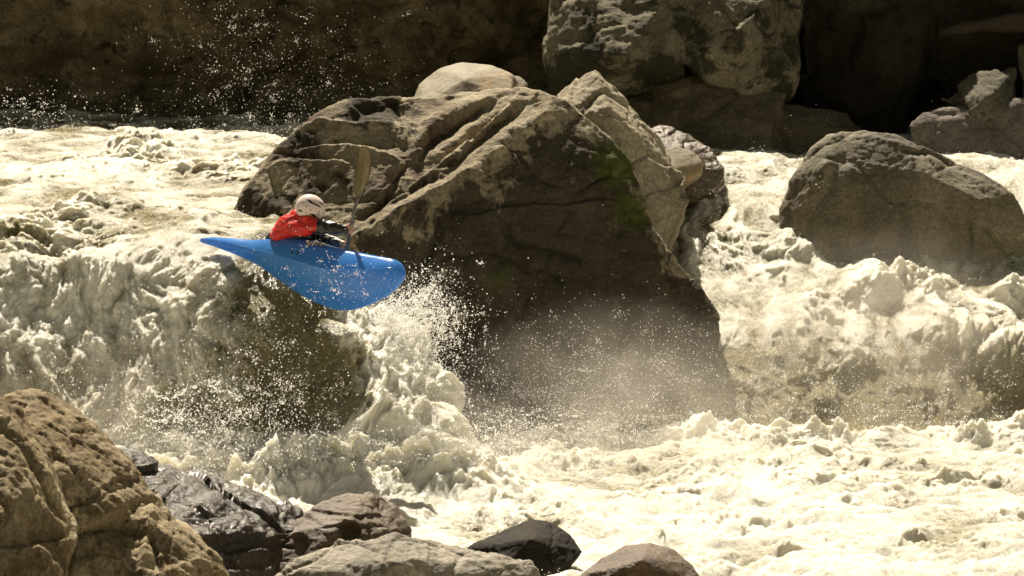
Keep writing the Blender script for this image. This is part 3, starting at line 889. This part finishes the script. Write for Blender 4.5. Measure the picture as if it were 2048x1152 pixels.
# froth flecks riding the whole surface
front = (WPX > -60) & (WPX < 2110) & (WP[:, 1] < 40.5)
steep = 1 - WN[:, 2]
wgt = np.where(front, np.clip(WF, 0.05, 1) * (0.15 + 2.2 * steep), 0)
area = np.where(WP[:, 1] < 29.2, 2.2, 1.0) * np.where(WP[:, 1] > 37.6, 2.0, 1.0); wgt = wgt * area
idx = RNG.choice(len(WP), 42000, p=wgt / wgt.sum())
C = WP[idx] + WN[idx] * (RNG.random(42000)[:, None] ** 2 * 0.06) + RNG.normal(size=(42000, 3)) * 0.008
droplets('surface_froth', 'small froth drops leaping from the white water surface', C, 0.0025 + 0.005 * RNG.random(42000) ** 2.5)

# ropes of water torn out of the foot of the fall (chains of merging beads)
def strand(pts, Y, r0, r1, wig=9, step=1.5):
    C = []; R = []; ph = random.uniform(0, 99)
    N1 = lambda a, b: noise(np.array([[a, b, ph]]))[0]
    for i in range(len(pts) - 1):
        (ax, ay), (bx, by) = pts[i], pts[i + 1]
        n = max(2, int(math.hypot(bx - ax, by - ay) / step))
        for k in range(n):
            t = k / n; x = ax + (bx - ax) * t; y = ay + (by - ay) * t
            q = N1(x * .06, y * .06) + .5 * N1(x * .2, y * .2); q2 = N1(x * .06 + 9, y * .06) + .5 * N1(x * .2 + 9, y * .2)
            s = 0.35 + 0.9 * N1(x * .13, y * .13 + 5)
            if s < 0.05: continue
            C.append(at(x + wig * q, y + wig * q2, Y + 0.1 * q2))
            R.append(r0 + (r1 - r0) * min(1, s) ** 1.5)
            if random.random() < .35:
                C.append(at(x + wig * q + random.gauss(0, 7), y + wig * q2 + random.gauss(0, 7), Y)); R.append(random.uniform(.002, .006))
    if not C: C = [at(*pts[0], Y)]; R = [r0]
    return np.array(C), np.array(R)


S = []
S.append(strand([(292, 772), (320, 795), (345, 800), (375, 780), (400, 768), (418, 762), (440, 782), (465, 790)], 28.8, 0.005, .018))
S.append(strand([(250, 812), (275, 832), (310, 842), (345, 835), (372, 815), (382, 790)], 28.8, 0.005, .017))
S.append(strand([(225, 862), (250, 845), (262, 858)], 28.8, .003, .008))
S.append(strand([(345, 800), (350, 840), (345, 880), (325, 880)], 28.8, .002, .010))
S.append(strand([(470, 792), (505, 788), (535, 785)], 28.9, .003, .009))
S.append(strand([(225, 900), (270, 897), (300, 905), (330, 920)], 28.7, .003, .009))
S.append(strand([(560, 780), (585, 770), (600, 762)], 28.9, .002, .009))
S.append(strand([(418, 762), (425, 758), (440, 765)], 28.8, .002, .009))
for k in range(70):
    x = random.gauss(345, 75); y = random.gauss(865, 45); l = random.uniform(8, 30); a = random.uniform(-0.9, 0.9)
    S.append(strand([(x, y), (x + l * math.cos(a), y + l * math.sin(a))], 28.8 + random.uniform(-.2, .2), .002, .009))
for k in range(110):   # lace by the bow
    x = random.gauss(815, 38); y = random.gauss(640, 32); l = random.uniform(10, 42); a = random.uniform(0.2, 2.2)
    S.append(strand([(x, y), (x + l * 0.5 * math.cos(a), y + l * 0.5 * math.sin(a)), (x + l * math.cos(a + .7), y + l * math.sin(a + .7))],
                    30.2 + random.uniform(-.2, .2), .002, .009, 9))
for (x, y) in ((1385, 850), (1492, 855), (1930, 840), (1700, 858), (1420, 858)):   # spikes on the stopper wave
    S.append(strand([(x, y + 28), (x + random.uniform(-12, 6), y + 8), (x + random.uniform(-14, 4), y - 12)], 31.6, .003, .016, 5, 1.6))
C, R = join(S)
droplets('water_ropes', 'lace of white water ropes torn up at the foot of the drop', C, R, 0.2, ico=True)

# ------------------------------------------------------------------ mist
def mist(name, label, px0, px1, Y0, Y1, z0, z1, dens, top=0.9, hole=0.42, sc=1.2):
    a = at(px0, 576, (Y0 + Y1) / 2)[0]; b = at(px1, 576, (Y0 + Y1) / 2)[0]
    bm = bmesh.new(); bmesh.ops.create_icosphere(bm, subdivisions=3, radius=1)
    me = bpy.data.meshes.new(name); bm.to_mesh(me); bm.free()
    t = NT(name + '_vapour'); c = t.coord()
    ln = t.n('ShaderNodeVectorMath', _operation='LENGTH'); t.t.links.new(c, ln.inputs[0])
    fall = t.ramp(ln.outputs['Value'], [(0.0, 1.0), (0.45, 0.62), (0.75, 0.2), (0.97, 0.0)], 'EASE')
    geo = t.n('ShaderNodeNewGeometry').outputs['Position']
    nz = t.noise(geo, sc, 3, 0.6, 0.4)
    d = t.math('MULTIPLY', fall, t.ramp(nz, [(hole, 0.12), (hole + 0.28, 1.0)]))
    d = t.math('MULTIPLY', d, dens)
    v = t.n('ShaderNodeVolumePrincipled'); v.inputs['Color'].default_value = (0.97, 0.91, 0.81, 1)
    t.t.links.new(d, v.inputs['Density']); v.inputs['Anisotropy'].default_value = 0.35
    m = t.done(volume=v.outputs[0])
    o = link(name, me, m, None, ((a + b) / 2, (Y0 + Y1) / 2, (z0 + z1) / 2))
    o.scale = (abs(b - a) / 2, (Y1 - Y0) / 2, (z1 - z0) / 2)
    return tag(o, label, 'mist', kind='stuff')


mist('pool_mist', 'drifting sunlit mist over the pool before the huge boulder', 800, 1640, 29.4, 32.3, -1.4, 1.75, 0.8)
mist('rapid_mist', 'pale mist veiling the foot of the right rapid', 1330, 2180, 31.0, 34.7, -1.3, 2.25, 0.55)
mist('splash_mist', 'bright mist boiling where the plume under the bow hits the pool', 560, 1150, 28.7, 30.6, -0.9, 1.1, 0.8)
mist('fall_mist', 'soft mist at the foot of the fall beside the near bank', -260, 520, 27.0, 29.9, -1.2, 1.9, 0.35)

# ------------------------------------------------------------------ kayak
# stations: (top px,py), (bottom px,py), depth Y, half thickness
ST = [(400, 481, 400, 483, 30.95, .006), (406, 477, 410, 487, 30.93, .025), (430, 475, 436, 496, 30.85, .05), (470, 477, 478, 512, 30.72, .09),
      (510, 480, 520, 532, 30.6, .13), (550, 477, 562, 562, 30.45, .17), (590, 476, 604, 590, 30.3, .20), (630, 483, 645, 610, 30.15, .21),
      (670, 494, 682, 621, 30.0, .20), (710, 503, 714, 618, 29.86, .19), (745, 510, 744, 607, 29.74, .17), (772, 515, 770, 594, 29.64, .145),
      (792, 520, 788, 579, 29.57, .11), (804, 529, 801, 564, 29.53, .07), (809, 540, 808, 552, 29.51, .03), (810, 545, 810, 547, 29.51, .008)]
# cross-section control points: along (0 top edge .. 1 keel edge), across (+ towards viewer / hull bottom)
CS = [(0.0, 0.0), (0.015, 0.35), (0.10, 0.62), (0.22, 0.86), (0.31, 0.985), (0.35, 1.0), (0.60, 0.84), (0.85, 0.50), (0.97, 0.22), (1.0, 0.0), (0.95, -0.42), (0.75, -0.85),
      (0.45, -1.0), (0.18, -0.75), (0.03, -0.35)]


def catmull(P, n, closed=False):
    P = np.array(P, float); m = len(P); out = []
    segs = m if closed else m - 1
    for i in range(segs):
        g = lambda j: P[j % m] if closed else P[min(max(j, 0), m - 1)]
        p0, p1, p2, p3 = g(i - 1), g(i), g(i + 1), g(i + 2)
        for k in range(n):
            t = k / n
            out.append(0.5 * ((2 * p1) + (-p0 + p2) * t + (2 * p0 - 5 * p1 + 4 * p2 - p3) * t * t + (-p0 + 3 * p1 - 3 * p2 + p3) * t ** 3))
    if not closed: out.append(P[-1])
    return np.array(out)


sts = catmull(ST, 8); cs = catmull(CS, 5, True)
HEAD = at(810, 545, 29.51) - at(400, 482, 30.95); HEAD /= np.linalg.norm(HEAD)
KV = []
for s in sts:
    T = at(s[0], s[1], s[4] + 0.03); B = at(s[2], s[3], s[4] - 0.02 - 0.25 * s[5])
    w = B - T; n = np.cross(HEAD, w); n /= np.linalg.norm(n) + 1e-9
    if n[1] > 0: n = -n
    for (a, b) in cs: KV.append(T + w * a + n * b * max(s[5], .003))
KV = np.array(KV); nr, nc = len(sts), len(cs)
KF = []
for i in range(nr - 1):
    for k in range(nc): KF.append((i * nc + k, i * nc + (k + 1) % nc, (i + 1) * nc + (k + 1) % nc, (i + 1) * nc + k))
kb = at(600, 560, 30.3)
kay = bpy.data.objects.new('kayak', None); COL.objects.link(kay); kay.location = kb
tag(kay, 'bright blue whitewater kayak plunging bow-first over the drop', 'kayak')


def child(name, me, mat, parent, origin, label=None):
    V = np.empty(len(me.vertices) * 3, np.float32); me.vertices.foreach_get('co', V)
    V = V.reshape(-1, 3) - np.array(origin, np.float32); me.vertices.foreach_set('co', V.ravel()); me.update()
    o = link(name, me, mat, parent)
    if label: o['label'] = label
    return o


bm = bmesh.new(); vs = [bm.verts.new(v) for v in KV]
for f in KF: bm.faces.new([vs[i] for i in f])
bm.faces.new(vs[:nc][::-1]); bm.faces.new(vs[-nc:])
bmesh.ops.recalc_face_normals(bm, faces=bm.faces)
HULLTREE = BVHTree.FromBMesh(bm)
kme = bpy.data.meshes.new('kayak_hull'); bm.to_mesh(kme); bm.free()
kme.polygons.foreach_set('use_smooth', np.ones(len(kme.polygons), bool))
t = NT('blue_polyethylene'); c = t.coord()
n1 = t.noise(t.mapping(c, (1, 1, 3)), 5, 5, 0.6); n2 = t.noise(c, 140, 2)
colr = t.ramp(n1, [(0.3, (0.050, 0.23, 0.62)), (0.7, (0.07, 0.29, 0.74))])
scr = t.noise(t.mapping(c, (3, 40, 40), (0, 0.1, 0.3)), 3, 4, 0.6)
colr = t.mix(t.ramp(scr, [(0.60, 0.0), (0.70, 0.5)]), colr, (0.10, 0.33, 0.80))
p = t.n('ShaderNodeBsdfPrincipled', Roughness=0.2); t.t.links.new(colr, p.inputs['Base Color'])
t.t.links.new(t.bump(t.math('ADD', scr, t.math('MULTIPLY', n2, 0.3)), 0.12, 0.004), p.inputs['Normal'])
tr = t.n('ShaderNodeBsdfTranslucent', Color=(0.08, 0.38, 0.9, 1))
mx = t.n('ShaderNodeMixShader', Fac=0.30); t.t.links.new(p.outputs[0], mx.inputs[1]); t.t.links.new(tr.outputs[0], mx.inputs[2])
M_blue = t.done(mx.outputs[0])
child('hull', kme, M_blue, kay, kb)


def on_hull(px, py, off=0.003):
    o = Vector((0, 0, CAMZ)); d = Vector(at(px, py, 30) - np.array([0, 0, CAMZ])).normalized()
    loc, n, i, dd = HULLTREE.ray_cast(o, d)
    if loc is None: return None
    if n.dot(d) > 0: n = -n
    return loc + n * off, n


def decal_stroke(bm, pts, w0, off=0.003):
    P = catmull([(a, b) for a, b in pts], 5); prev = None
    m = len(P)
    for i in range(m):
        a = P[max(i - 1, 0)]; b = P[min(i + 1, m - 1)]; d = b - a; d = d / (np.hypot(*d) + 1e-9)
        w = w0 * (0.45 + 0.75 * math.sin(math.pi * (0.12 + 0.8 * i / m)))
        q = [on_hull(P[i][0] - d[1] * s * w, P[i][1] + d[0] * s * w, off) for s in (1, -1)]
        if None in q: prev = None; continue
        v = [bm.verts.new(x[0]) for x in q]
        if prev: bm.faces.new((prev[0], prev[1], v[1], v[0]))
        prev = v


LOGO = [[(616, 482), (621, 488), (619, 492)], [(619, 492), (628, 483), (633, 481), (626, 492)], [(626, 492), (634, 485), (640, 482), (633, 491)],
        [(633, 491), (638, 487), (643, 488), (640, 491), (646, 489)], [(646, 489), (650, 487), (654, 490), (649, 491)], [(654, 490), (659, 488), (664, 491), (657, 493)]]
for (nm, w, off, mt) in (('logo_outline', 2.3, .0025, plain('logo_navy', (0.02, 0.03, 0.10), 0.4)), ('logo_script', 1.5, .0045, plain('logo_cream', (0.85, 0.78, 0.62), 0.4, noise_amt=0.04))):
    bm = bmesh.new()
    for s in LOGO: decal_stroke(bm, [(640 + (a - 640) * 1.2, 488 + (b - 488) * 1.25) for a, b in s], w, off)
    me = bpy.data.meshes.new(nm); bm.to_mesh(me); bm.free(); child(nm, me, mt, kay, kb)
bm = bmesh.new()
for x in np.linspace(636, 650, 6): decal_stroke(bm, [(x, 494 + (x - 636) * 0.05), (x + 1.6, 494.2 + (x - 636) * 0.05)], 0.7, .0035)
me = bpy.data.meshes.new('small_lettering'); bm.to_mesh(me); bm.free()
child('small_lettering', me, bpy.data.materials['logo_navy'], kay, kb)
M_washer = plain('washer_steel', (0.25, 0.24, 0.22), 0.35, Metallic=0.7); M_black = plain('black_rubber', (0.012, 0.012, 0.012), 0.5)
for x in (584.5, 594.5):
    q = on_hull(x, 505.3, 0)
    rot = q[1].to_track_quat('Z', 'Y').to_matrix().to_4x4()
    bm = bmesh.new(); bmesh.ops.create_cone(bm, cap_ends=True, segments=20, radius1=.014, radius2=.011, depth=.006, matrix=Matrix.Translation(q[0] + q[1] * .002) @ rot)
    me = bpy.data.meshes.new('bolt'); bm.to_mesh(me); bm.free(); b_ = child('bolt', me, M_black, kay, kb)
    bm = bmesh.new(); bmesh.ops.create_cone(bm, cap_ends=True, segments=16, radius1=.0065, radius2=.005, depth=.006, matrix=Matrix.Translation(q[0] + q[1] * .006) @ rot)
    me = bpy.data.meshes.new('bolt_head'); bm.to_mesh(me); bm.free(); child('bolt_head', me, M_washer, b_, kb)

# spray deck and cockpit rim on the far, upper side of the hull
bm = bmesh.new()
hull_into(bm, np.concatenate([ball(at(540, 492, 30.68), (.10, .10, .06)), ball(at(655, 498, 30.35), (.10, .10, .05)), ball(at(600, 482, 30.5), (.14, .14, .05))]))
me = remesh(bm, 0.012, 6); child('spray_deck', me, M_black, kay, kb)

# ------------------------------------------------------------------ kayaker
pb = at(580, 520, 30.45)
bm = bmesh.new()
pel = at(572, 512, 30.5); chest = at(588, 462, 30.42); neck = at(618, 440, 30.33); head = at(622, 420, 30.30)
shR = at(628, 449, 30.20); elR = at(662, 455, 30.08); wrR = at(688, 459, 30.06)
shL = at(612, 455, 30.55); elL = at(650, 478, 30.45); wrL = at(688, 487, 30.2)
chain(bm, [pel, chest, neck, head], [.12, .13, .055, .07])
hull_into(bm, np.concatenate([ball(chest, .11), ball(shR, .055), ball(shL, .055)]))
chain(bm, [shR, elR, wrR], [.05, .04, .027]); chain(bm, [shL, elL, wrL], [.05, .04, .027])
hull_into(bm, ball(head, (.075, .09, .095)))
fdir = np.array([0.62, 0.30, -0.72]); fdir /= np.linalg.norm(fdir)
hull_into(bm, np.concatenate([ball(head + fdir * .05 + np.array([0, 0, -.03]), .055), ball(head + fdir * .07 + np.array([0, 0, -.06]), .03)]))
hull_into(bm, ball(head + fdir * .115 + np.array([0, 0, -.03]), (.012, .012, .018)))
for k, (q0, q1) in enumerate(((pel, at(650, 540, 30.2)), (at(575, 525, 30.45), at(660, 560, 30.05)))):
    chain(bm, [q0, q1, q1 + HEAD * 0.42], [.07, .05, .035])
me = remesh(bm, 0.010, 4)
M_skin = plain('skin', (0.50, 0.27, 0.17), 0.5, noise_amt=0.1, scale=40, Subsurface__Weight=0.15)
M_skin.node_tree.nodes['Principled BSDF'].inputs['Subsurface Radius'].default_value = (.01, .004, .002)
me.polygons.foreach_set('use_smooth', np.ones(len(me.polygons), bool))
person = bpy.data.objects.new('person', None); COL.objects.link(person); person.location = pb
tag(person, 'kayaker in red vest and dark sleeves leaning forward, gripping a raised paddle', 'person')
child('body', me, M_skin, person, pb)

# paddle axis first, hands close round it
pMid = at(708, 420, 30.0); gripR = at(701, 459, 30.06)
pax = gripR - pMid; pax /= np.linalg.norm(pax)
tip2 = gripR + pax * 0.80


def hand(bm, wrist, grip, axis, toward, side=1):
    """palm beside the shaft, four bent fingers round it and a thumb closing against them"""
    axis = axis / np.linalg.norm(axis)
    arm = grip - wrist; arm -= axis * arm.dot(axis); arm /= np.linalg.norm(arm)
    nrm_ = np.cross(axis, arm)
    if nrm_ @ toward < 0: nrm_ = -nrm_
    pc = grip - arm * 0.038
    hull_into(bm, np.concatenate([ball(pc - arm * .03 + axis * .012, .020), ball(pc - arm * .03 - axis * .012, .020), ball(pc + arm * .012 + axis * .034, .014), ball(pc + arm * .012 - axis * .032, .013)]))
    capsule(bm, wrist, pc - arm * .03, .026, .022)
    for k, (o_, ln, r_) in enumerate(((-.031, .80, .0085), (-.010, 1.0, .009), (.011, .96, .009), (.030, .78, .0075))):
        b0 = pc + arm * .014 + axis * o_ + nrm_ * .004
        k1 = grip + axis * o_ + nrm_ * .027 * ln - arm * .006
        k2 = grip + axis * o_ * 1.02 + arm * .026 * ln + nrm_ * .014
        k3 = grip + axis * o_ * 1.04 + arm * .020 * ln - nrm_ * .012
        chain(bm, [b0, k1, k2, k3], [r_ * 1.15, r_ * 1.1, r_, r_ * .85])
    th0 = pc - arm * .008 - axis * .026
    chain(bm, [th0, grip - arm * .016 - axis * .045 - nrm_ * .014, grip + arm * .012 - axis * .052 - nrm_ * .006], [.013, .011, .0085])


cam_to = np.array([0, -1.0, 0.1])
for (wr, gp) in ((wrR, gripR), (wrL, gripR + pax * 0.42)):
    bm = bmesh.new(); hand(bm, wr if gp is gripR else gp + np.array([-.07, .04, .02]), gp, pax, cam_to)
    me = remesh(bm, 0.0035, 3); me.polygons.foreach_set('use_smooth', np.ones(len(me.polygons), bool)); child('hand', me, M_skin, person, pb)


def cloth(name, build, mat, vox=0.009, sm=4, wr=0.012, sc=14, st=(1, 1, 1), parent=None, label=None):
    bm = bmesh.new(); build(bm); me = remesh(bm, vox, sm)
    V, N = mesh_np(me)
    D = fbm(V * np.array(st), sc, 3, 0.5, 'r', 4) * wr
    set_co(me, V + N * D[:, None])
    return child(name, me, mat, parent if parent is not None else person, pb, label)


def b_vest(bm):
    hull_into(bm, np.concatenate([ball(at(560, 470, 30.45), (.10, .14, .06)), ball(at(578, 446, 30.40), (.11, .15, .08)), ball(at(596, 436, 30.36), (.08, .14, .07)),
                                  ball(at(612, 452, 30.25), (.085, .08, .055))]))
    hull_into(bm, np.concatenate([ball(at(600, 436, 30.34), (.08, .12, .06)), ball(at(626, 448, 30.19), (.06, .06, .045)), ball(at(612, 458, 30.22), (.06, .06, .05))]))
    chain(bm, [at(592, 430, 30.34), at(614, 440, 30.17), at(640, 449, 30.10)], [.055, .05, .035])
    hull_into(bm, np.concatenate([ball(at(612, 446, 30.17), .05), ball(at(634, 452, 30.10), .045), ball(at(606, 464, 30.2), .05), ball(at(585, 458, 30.25), .07)]))


M_red = plain('red_nylon', (0.62, 0.018, 0.010), 0.42, noise_amt=0.15, scale=12, bump=0.5)
M_dark = plain('charcoal_drysuit_fabric', (0.022, 0.022, 0.024), 0.38, noise_amt=0.3, scale=20, bump=0.5)
cloth('life_vest', b_vest, M_red, wr=0.006, sc=6, st=(.6, 1, 2.4), sm=9)


def b_suit(bm):
    chain(bm, [at(545, 492, 30.55), at(565, 478, 30.45), at(590, 470, 30.38), at(612, 466, 30.3)], [.095, .09, .09, .07])
    capsule(bm, at(535, 486, 30.6), at(548, 474, 30.5), .035, .06)


cloth('drysuit', b_suit, M_dark, wr=0.008)


def b_slR(bm): chain(bm, [at(626, 452, 30.18), at(645, 454, 30.12), at(663, 456, 30.09), at(687, 459, 30.06)], [.070, .072, .064, .042])


def b_slL(bm): chain(bm, [shL, elL, at(680, 486, 30.25)], [.06, .05, .035])


cloth('sleeve', b_slR, M_dark, wr=0.008, sc=9, vox=0.008, sm=6)
cloth('sleeve', b_slL, M_dark, wr=0.008)
t = NT('gasket_latex'); M_gask = plain('wrist_gasket', (0.10, 0.10, 0.08), 0.4)
cloth('wrist_cuff', lambda bm: capsule(bm, at(683, 458.5, 30.06), at(689, 459, 30.06), .034, .031), M_gask, vox=.006, wr=0)

# helmet: shell with vents and ear opening
hc = at(620.5, 417, 30.27)
bm = bmesh.new(); bmesh.ops.create_uvsphere(bm, u_segments=48, v_segments=30, radius=1)
hx = np.array([0.88, -0.25, -0.42]); hx /= np.linalg.norm(hx); hz = np.array([0.40, 0.0, 0.9]); hz -= hx * hz.dot(hx); hz /= np.linalg.norm(hz); hy = np.cross(hz, hx)
hz_, hx_ = hz, hx


def hpt(u):
    r = np.array([.148, .118, .135])
    return hc + hx_ * u[0] * r[0] + hy * u[1] * r[1] + hz_ * u[2] * r[2]


dele = [v for v in bm.verts if v.co.z < -0.8 or (v.co.z < -0.15 and v.co.x > 0.3 and v.co.y > -0.2)]
bmesh.ops.delete(bm, geom=dele, context='VERTS')
for v in bm.verts: v.co = Vector(hpt(np.array(v.co)))
me = bpy.data.meshes.new('helmet'); bm.to_mesh(me)
HT = BVHTree.FromBMesh(bm); bm.free()
me.polygons.foreach_set('use_smooth', np.ones(len(me.polygons), bool))
M_helm = plain('white_shell_red_reflection', (0.80, 0.66, 0.62), 0.22, noise_amt=0.05)  # white shell, reflected red of the vest mixed into its base colour
hel = child('helmet', me, M_helm, person, pb)
sm = hel.modifiers.new('thickness', 'SOLIDIFY'); sm.thickness = 0.012; sm.offset = -1


def on_helm(px, py):
    o = Vector((0, 0, CAMZ)); d = Vector(at(px, py, 30) - np.array([0, 0, CAMZ])).normalized()
    loc, n, i, dd = HT.ray_cast(o, d)
    if loc is None: return None
    if n.dot(d) > 0: n = -n
    return loc, n


def helm_patch(name, poly, mat, off=.003):
    """an opening's dark padding drawn as a shallow raised patch following the shell"""
    cx = sum(p[0] for p in poly) / len(poly); cy = sum(p[1] for p in poly) / len(poly)
    bm = bmesh.new(); P = catmull(poly, 4, True); rings = []
    for s in (1.0, 0.7, 0.4, 0.02):
        ring = []
        for q in P:
            r = on_helm(cx + (q[0] - cx) * s, cy + (q[1] - cy) * s)
            if r is None: ring = None; break
            ring.append(bm.verts.new(r[0] + r[1] * (off if s < 1 else .0005)))
        if ring: rings.append(ring)
    for a, b in zip(rings[:-1], rings[1:]):
        for k in range(len(P)): bm.faces.new((a[k], a[(k + 1) % len(P)], b[(k + 1) % len(P)], b[k]))
    me = bpy.data.meshes.new(name); bm.to_mesh(me); bm.free()
    me.polygons.foreach_set('use_smooth', np.ones(len(me.polygons), bool)); child(name, me, mat, hel, pb)


def zz(L): return [(500 + a * 240 / 1975, 370 + b * 140 / 1152) for a, b in L]


helm_patch('ear_opening', zz([(950, 470), (1000, 455), (1060, 475), (1110, 520), (1150, 560), (1080, 545), (1000, 500)]), M_black)
helm_patch('ear_opening', zz([(790, 412), (820, 400), (860, 430), (870, 450), (820, 435)]), M_black)
helm_patch('vent', zz([(948, 228), (985, 240), (1030, 285), (1110, 320), (1160, 355), (1150, 370), (1060, 325), (990, 295), (955, 260)]), M_black)
helm_patch('vent', zz([(1130, 275), (1165, 280), (1200, 310), (1215, 340), (1180, 320)]), M_black)
for (a, b) in ((930, 352), (995, 410), (1138, 440), (920, 450), (868, 287), (1212, 466)):
    helm_patch('rivet', zz([(a - 11, b), (a, b - 11), (a + 11, b), (a, b + 11)]), M_black, .004)
helm_patch('slot', zz([(1098, 462), (1104, 458), (1146, 492), (1140, 497)]), M_black)

# ------------------------------------------------------------------ paddle
pad = bpy.data.objects.new('paddle', None); COL.objects.link(pad); pad.location = gripR
tag(pad, 'brown double-bladed paddle held upright in the hand of the kayaker', 'paddle')
M_shaft = plain('grey_shaft', (0.07, 0.062, 0.05), 0.35)
t = NT('brown_blade'); c = t.coord(); nz = t.noise(t.mapping(c, (30, 30, 3)), 2, 5, 0.6)
p = t.n('ShaderNodeBsdfPrincipled', Roughness=0.35); t.t.links.new(t.ramp(nz, [(0.3, (0.09, 0.07, 0.028)), (0.7, (0.22, 0.175, 0.08))]), p.inputs['Base Color'])
tr = t.n('ShaderNodeBsdfTranslucent', Color=(0.22, 0.16, 0.06, 1)); mx = t.n('ShaderNodeMixShader', Fac=0.25)
t.t.links.new(p.outputs[0], mx.inputs[1]); t.t.links.new(tr.outputs[0], mx.inputs[2]); M_blade = t.done(mx.outputs[0])
bm = bmesh.new(); chain(bm, [at(717, 395, 29.97), pMid, gripR, tip2 + pax * -.40], [.017, .019, .019, .018])
me = remesh(bm, .006, 2); me.polygons.foreach_set('use_smooth', np.ones(len(me.polygons), bool)); child('shaft', me, M_shaft, pad, gripR)


def blade(outline_l, outline_r, Yf):
    """left and right edge pixel lists, root to tip"""
    A = catmull(outline_l, 5); B = catmull(outline_r, 5); n = len(A); V = []; m = 9
    for side in (1, -1):
        for i in range(n):
            Y = Yf(i / (n - 1)); a = at(A[i][0], A[i][1], Y); b = at(B[i][0], B[i][1], Y + 0.02)
            for k in range(m):
                s = k / (m - 1); q = a + (b - a) * s
                q = q + np.array([0, 1, 0]) * (0.03 * (2 * s - 1) ** 2 - 0.03 * math.exp(-((s - .5) / .09) ** 2) * (1 - i / n) * .6) - np.array([0, 1, 0]) * side * 0.004 * (1 - (2 * s - 1) ** 6)
                V.append(q)
    F = list(map(tuple, grid_faces(n, m))); o = n * m
    F += [tuple(o + x for x in f[::-1]) for f in F]
    bd = [i * m for i in range(n)]; be = [i * m + m - 1 for i in range(n)]
    for L_, fl in ((bd, 0), (be, 1)):
        for a, b in zip(L_[:-1], L_[1:]): F.append((a, b, b + o, a + o) if fl == 0 else (b, a, a + o, b + o))
    for r in (0, n - 1):
        for k in range(m - 1): a, b = r * m + k, r * m + k + 1; F.append((b, a, a + o, b + o) if r == 0 else (a, b, b + o, a + o))
    me = bpy.data.meshes.new('blade'); me.from_pydata([tuple(v) for v in V], [], [tuple(int(x) for x in f) for f in F]); me.update()
    me.polygons.foreach_set('use_smooth', np.ones(len(me.polygons), bool)); return me


me = blade([(714, 402), (709, 385), (708, 365), (711, 335), (714, 305), (719, 295), (725, 292.5)], [(717, 402), (726, 385), (736, 362), (742, 335), (743, 310), (738, 297), (730, 292.5)],
           lambda s: 29.97 - .12 * s)
child('blade', me, M_blade, pad, gripR)
# lower blade sunk in the water behind the hull: same blade, turned about the grip axis
e = tip2
V = []
side = np.cross(pax, np.array([0, 1, 0.0])); side /= np.linalg.norm(side); nn = np.cross(pax, side)
bm = bmesh.new()
hull_into(bm, np.concatenate([ball(e - pax * .36, (.014,) * 3), ball(e - pax * .25 + side * .075, (.006,) * 3), ball(e - pax * .25 - side * .075, (.006,) * 3), ball(e - pax * .03 + side * .06, (.006,) * 3), ball(e - pax * .03 - side * .05, (.006,) * 3)]))
me = remesh(bm, .006, 2); child('blade', me, M_blade, pad, gripR)

# ------------------------------------------------------------------ little plants on the near outcrop
def sprout(px, py, Y, n, size, col, label):
    root = at(px, py, Y); bm = bmesh.new()
    for k in range(n):
        a = random.uniform(0, 2 * math.pi); tilt = random.uniform(.2, 1.1); L_ = size * random.uniform(.6, 1)
        d = np.array([math.cos(a) * math.sin(tilt), math.sin(a) * math.sin(tilt), math.cos(tilt)]); s = np.cross(d, [0, 0, 1.0]); s /= np.linalg.norm(s) + 1e-9
        pts = [root, root + d * L_ * .5 + s * L_ * .16, root + d * L_ - np.array([0, 0, L_ * .15]), root + d * L_ * .5 - s * L_ * .16]
        bm.faces.new([bm.verts.new(q) for q in pts])
    me = bpy.data.meshes.new('leafy_sprout'); bm.to_mesh(me); bm.free()
    for v in me.vertices: v.co -= Vector(root)
    o = link('leafy_sprout', me, plain('leaf_green', col, 0.5), None, root); tag(o, label, 'plant')


sprout(125, 1045, 21.95, 26, .09, (0.22, 0.26, 0.03), 'small yellow-green sprout growing from a crack of the brown outcrop')

# ------------------------------------------------------------------ light, sky, camera
sun_dir = Vector((-0.13, 0.60, 0.79)).normalized()
sd = bpy.data.lights.new('sun', 'SUN'); sd.energy = 5.0; sd.angle = math.radians(0.5); sd.color = (1.0, 0.90, 0.73)
so = bpy.data.objects.new('sun', sd); COL.objects.link(so); so.rotation_euler = sun_dir.to_track_quat('Z', 'Y').to_euler(); so.location = (-10, 40, 30)
w = bpy.data.worlds.new('World'); SC.world = w; w.use_nodes = True
nt = w.node_tree; bg = nt.nodes['Background']
sky = nt.nodes.new('ShaderNodeTexSky'); sky.sky_type = 'NISHITA'; sky.sun_disc = False
sky.sun_elevation = math.asin(sun_dir.z); sky.sun_rotation = math.atan2(sun_dir.x, sun_dir.y)
tint = nt.nodes.new('ShaderNodeMix'); tint.data_type = 'RGBA'; tint.blend_type = 'MULTIPLY'; tint.inputs[0].default_value = 1.0
tint.inputs[7].default_value = (1.0, 0.70, 0.36, 1)
nt.links.new(sky.outputs[0], tint.inputs[6]); nt.links.new(tint.outputs[2], bg.inputs['Color']); bg.inputs['Strength'].default_value = 0.05

cd = bpy.data.cameras.new('camera'); cam = bpy.data.objects.new('camera', cd); COL.objects.link(cam)
cam.location = (0, 0, CAMZ); cam.rotation_euler = (math.pi / 2 - TH, 0, 0)
cd.lens = 112.5; cd.sensor_width = 36; cd.clip_end = 500; cd.clip_start = 0.5
cd.dof.use_dof = True; cd.dof.focus_distance = 30.3; cd.dof.aperture_fstop = 5.6
SC.camera = cam
SC.view_settings.view_transform = 'Standard'; SC.view_settings.look = 'None'; SC.view_settings.exposure = 1.0; SC.view_settings.gamma = 1.0
SC.render.engine = 'CYCLES'
SC.cycles.use_denoising = True
SC.cycles.max_bounces = 8; SC.cycles.volume_bounces = 1
SC.cycles.volume_step_rate = 2.0
SC.cycles.sample_clamp_indirect = 4.0
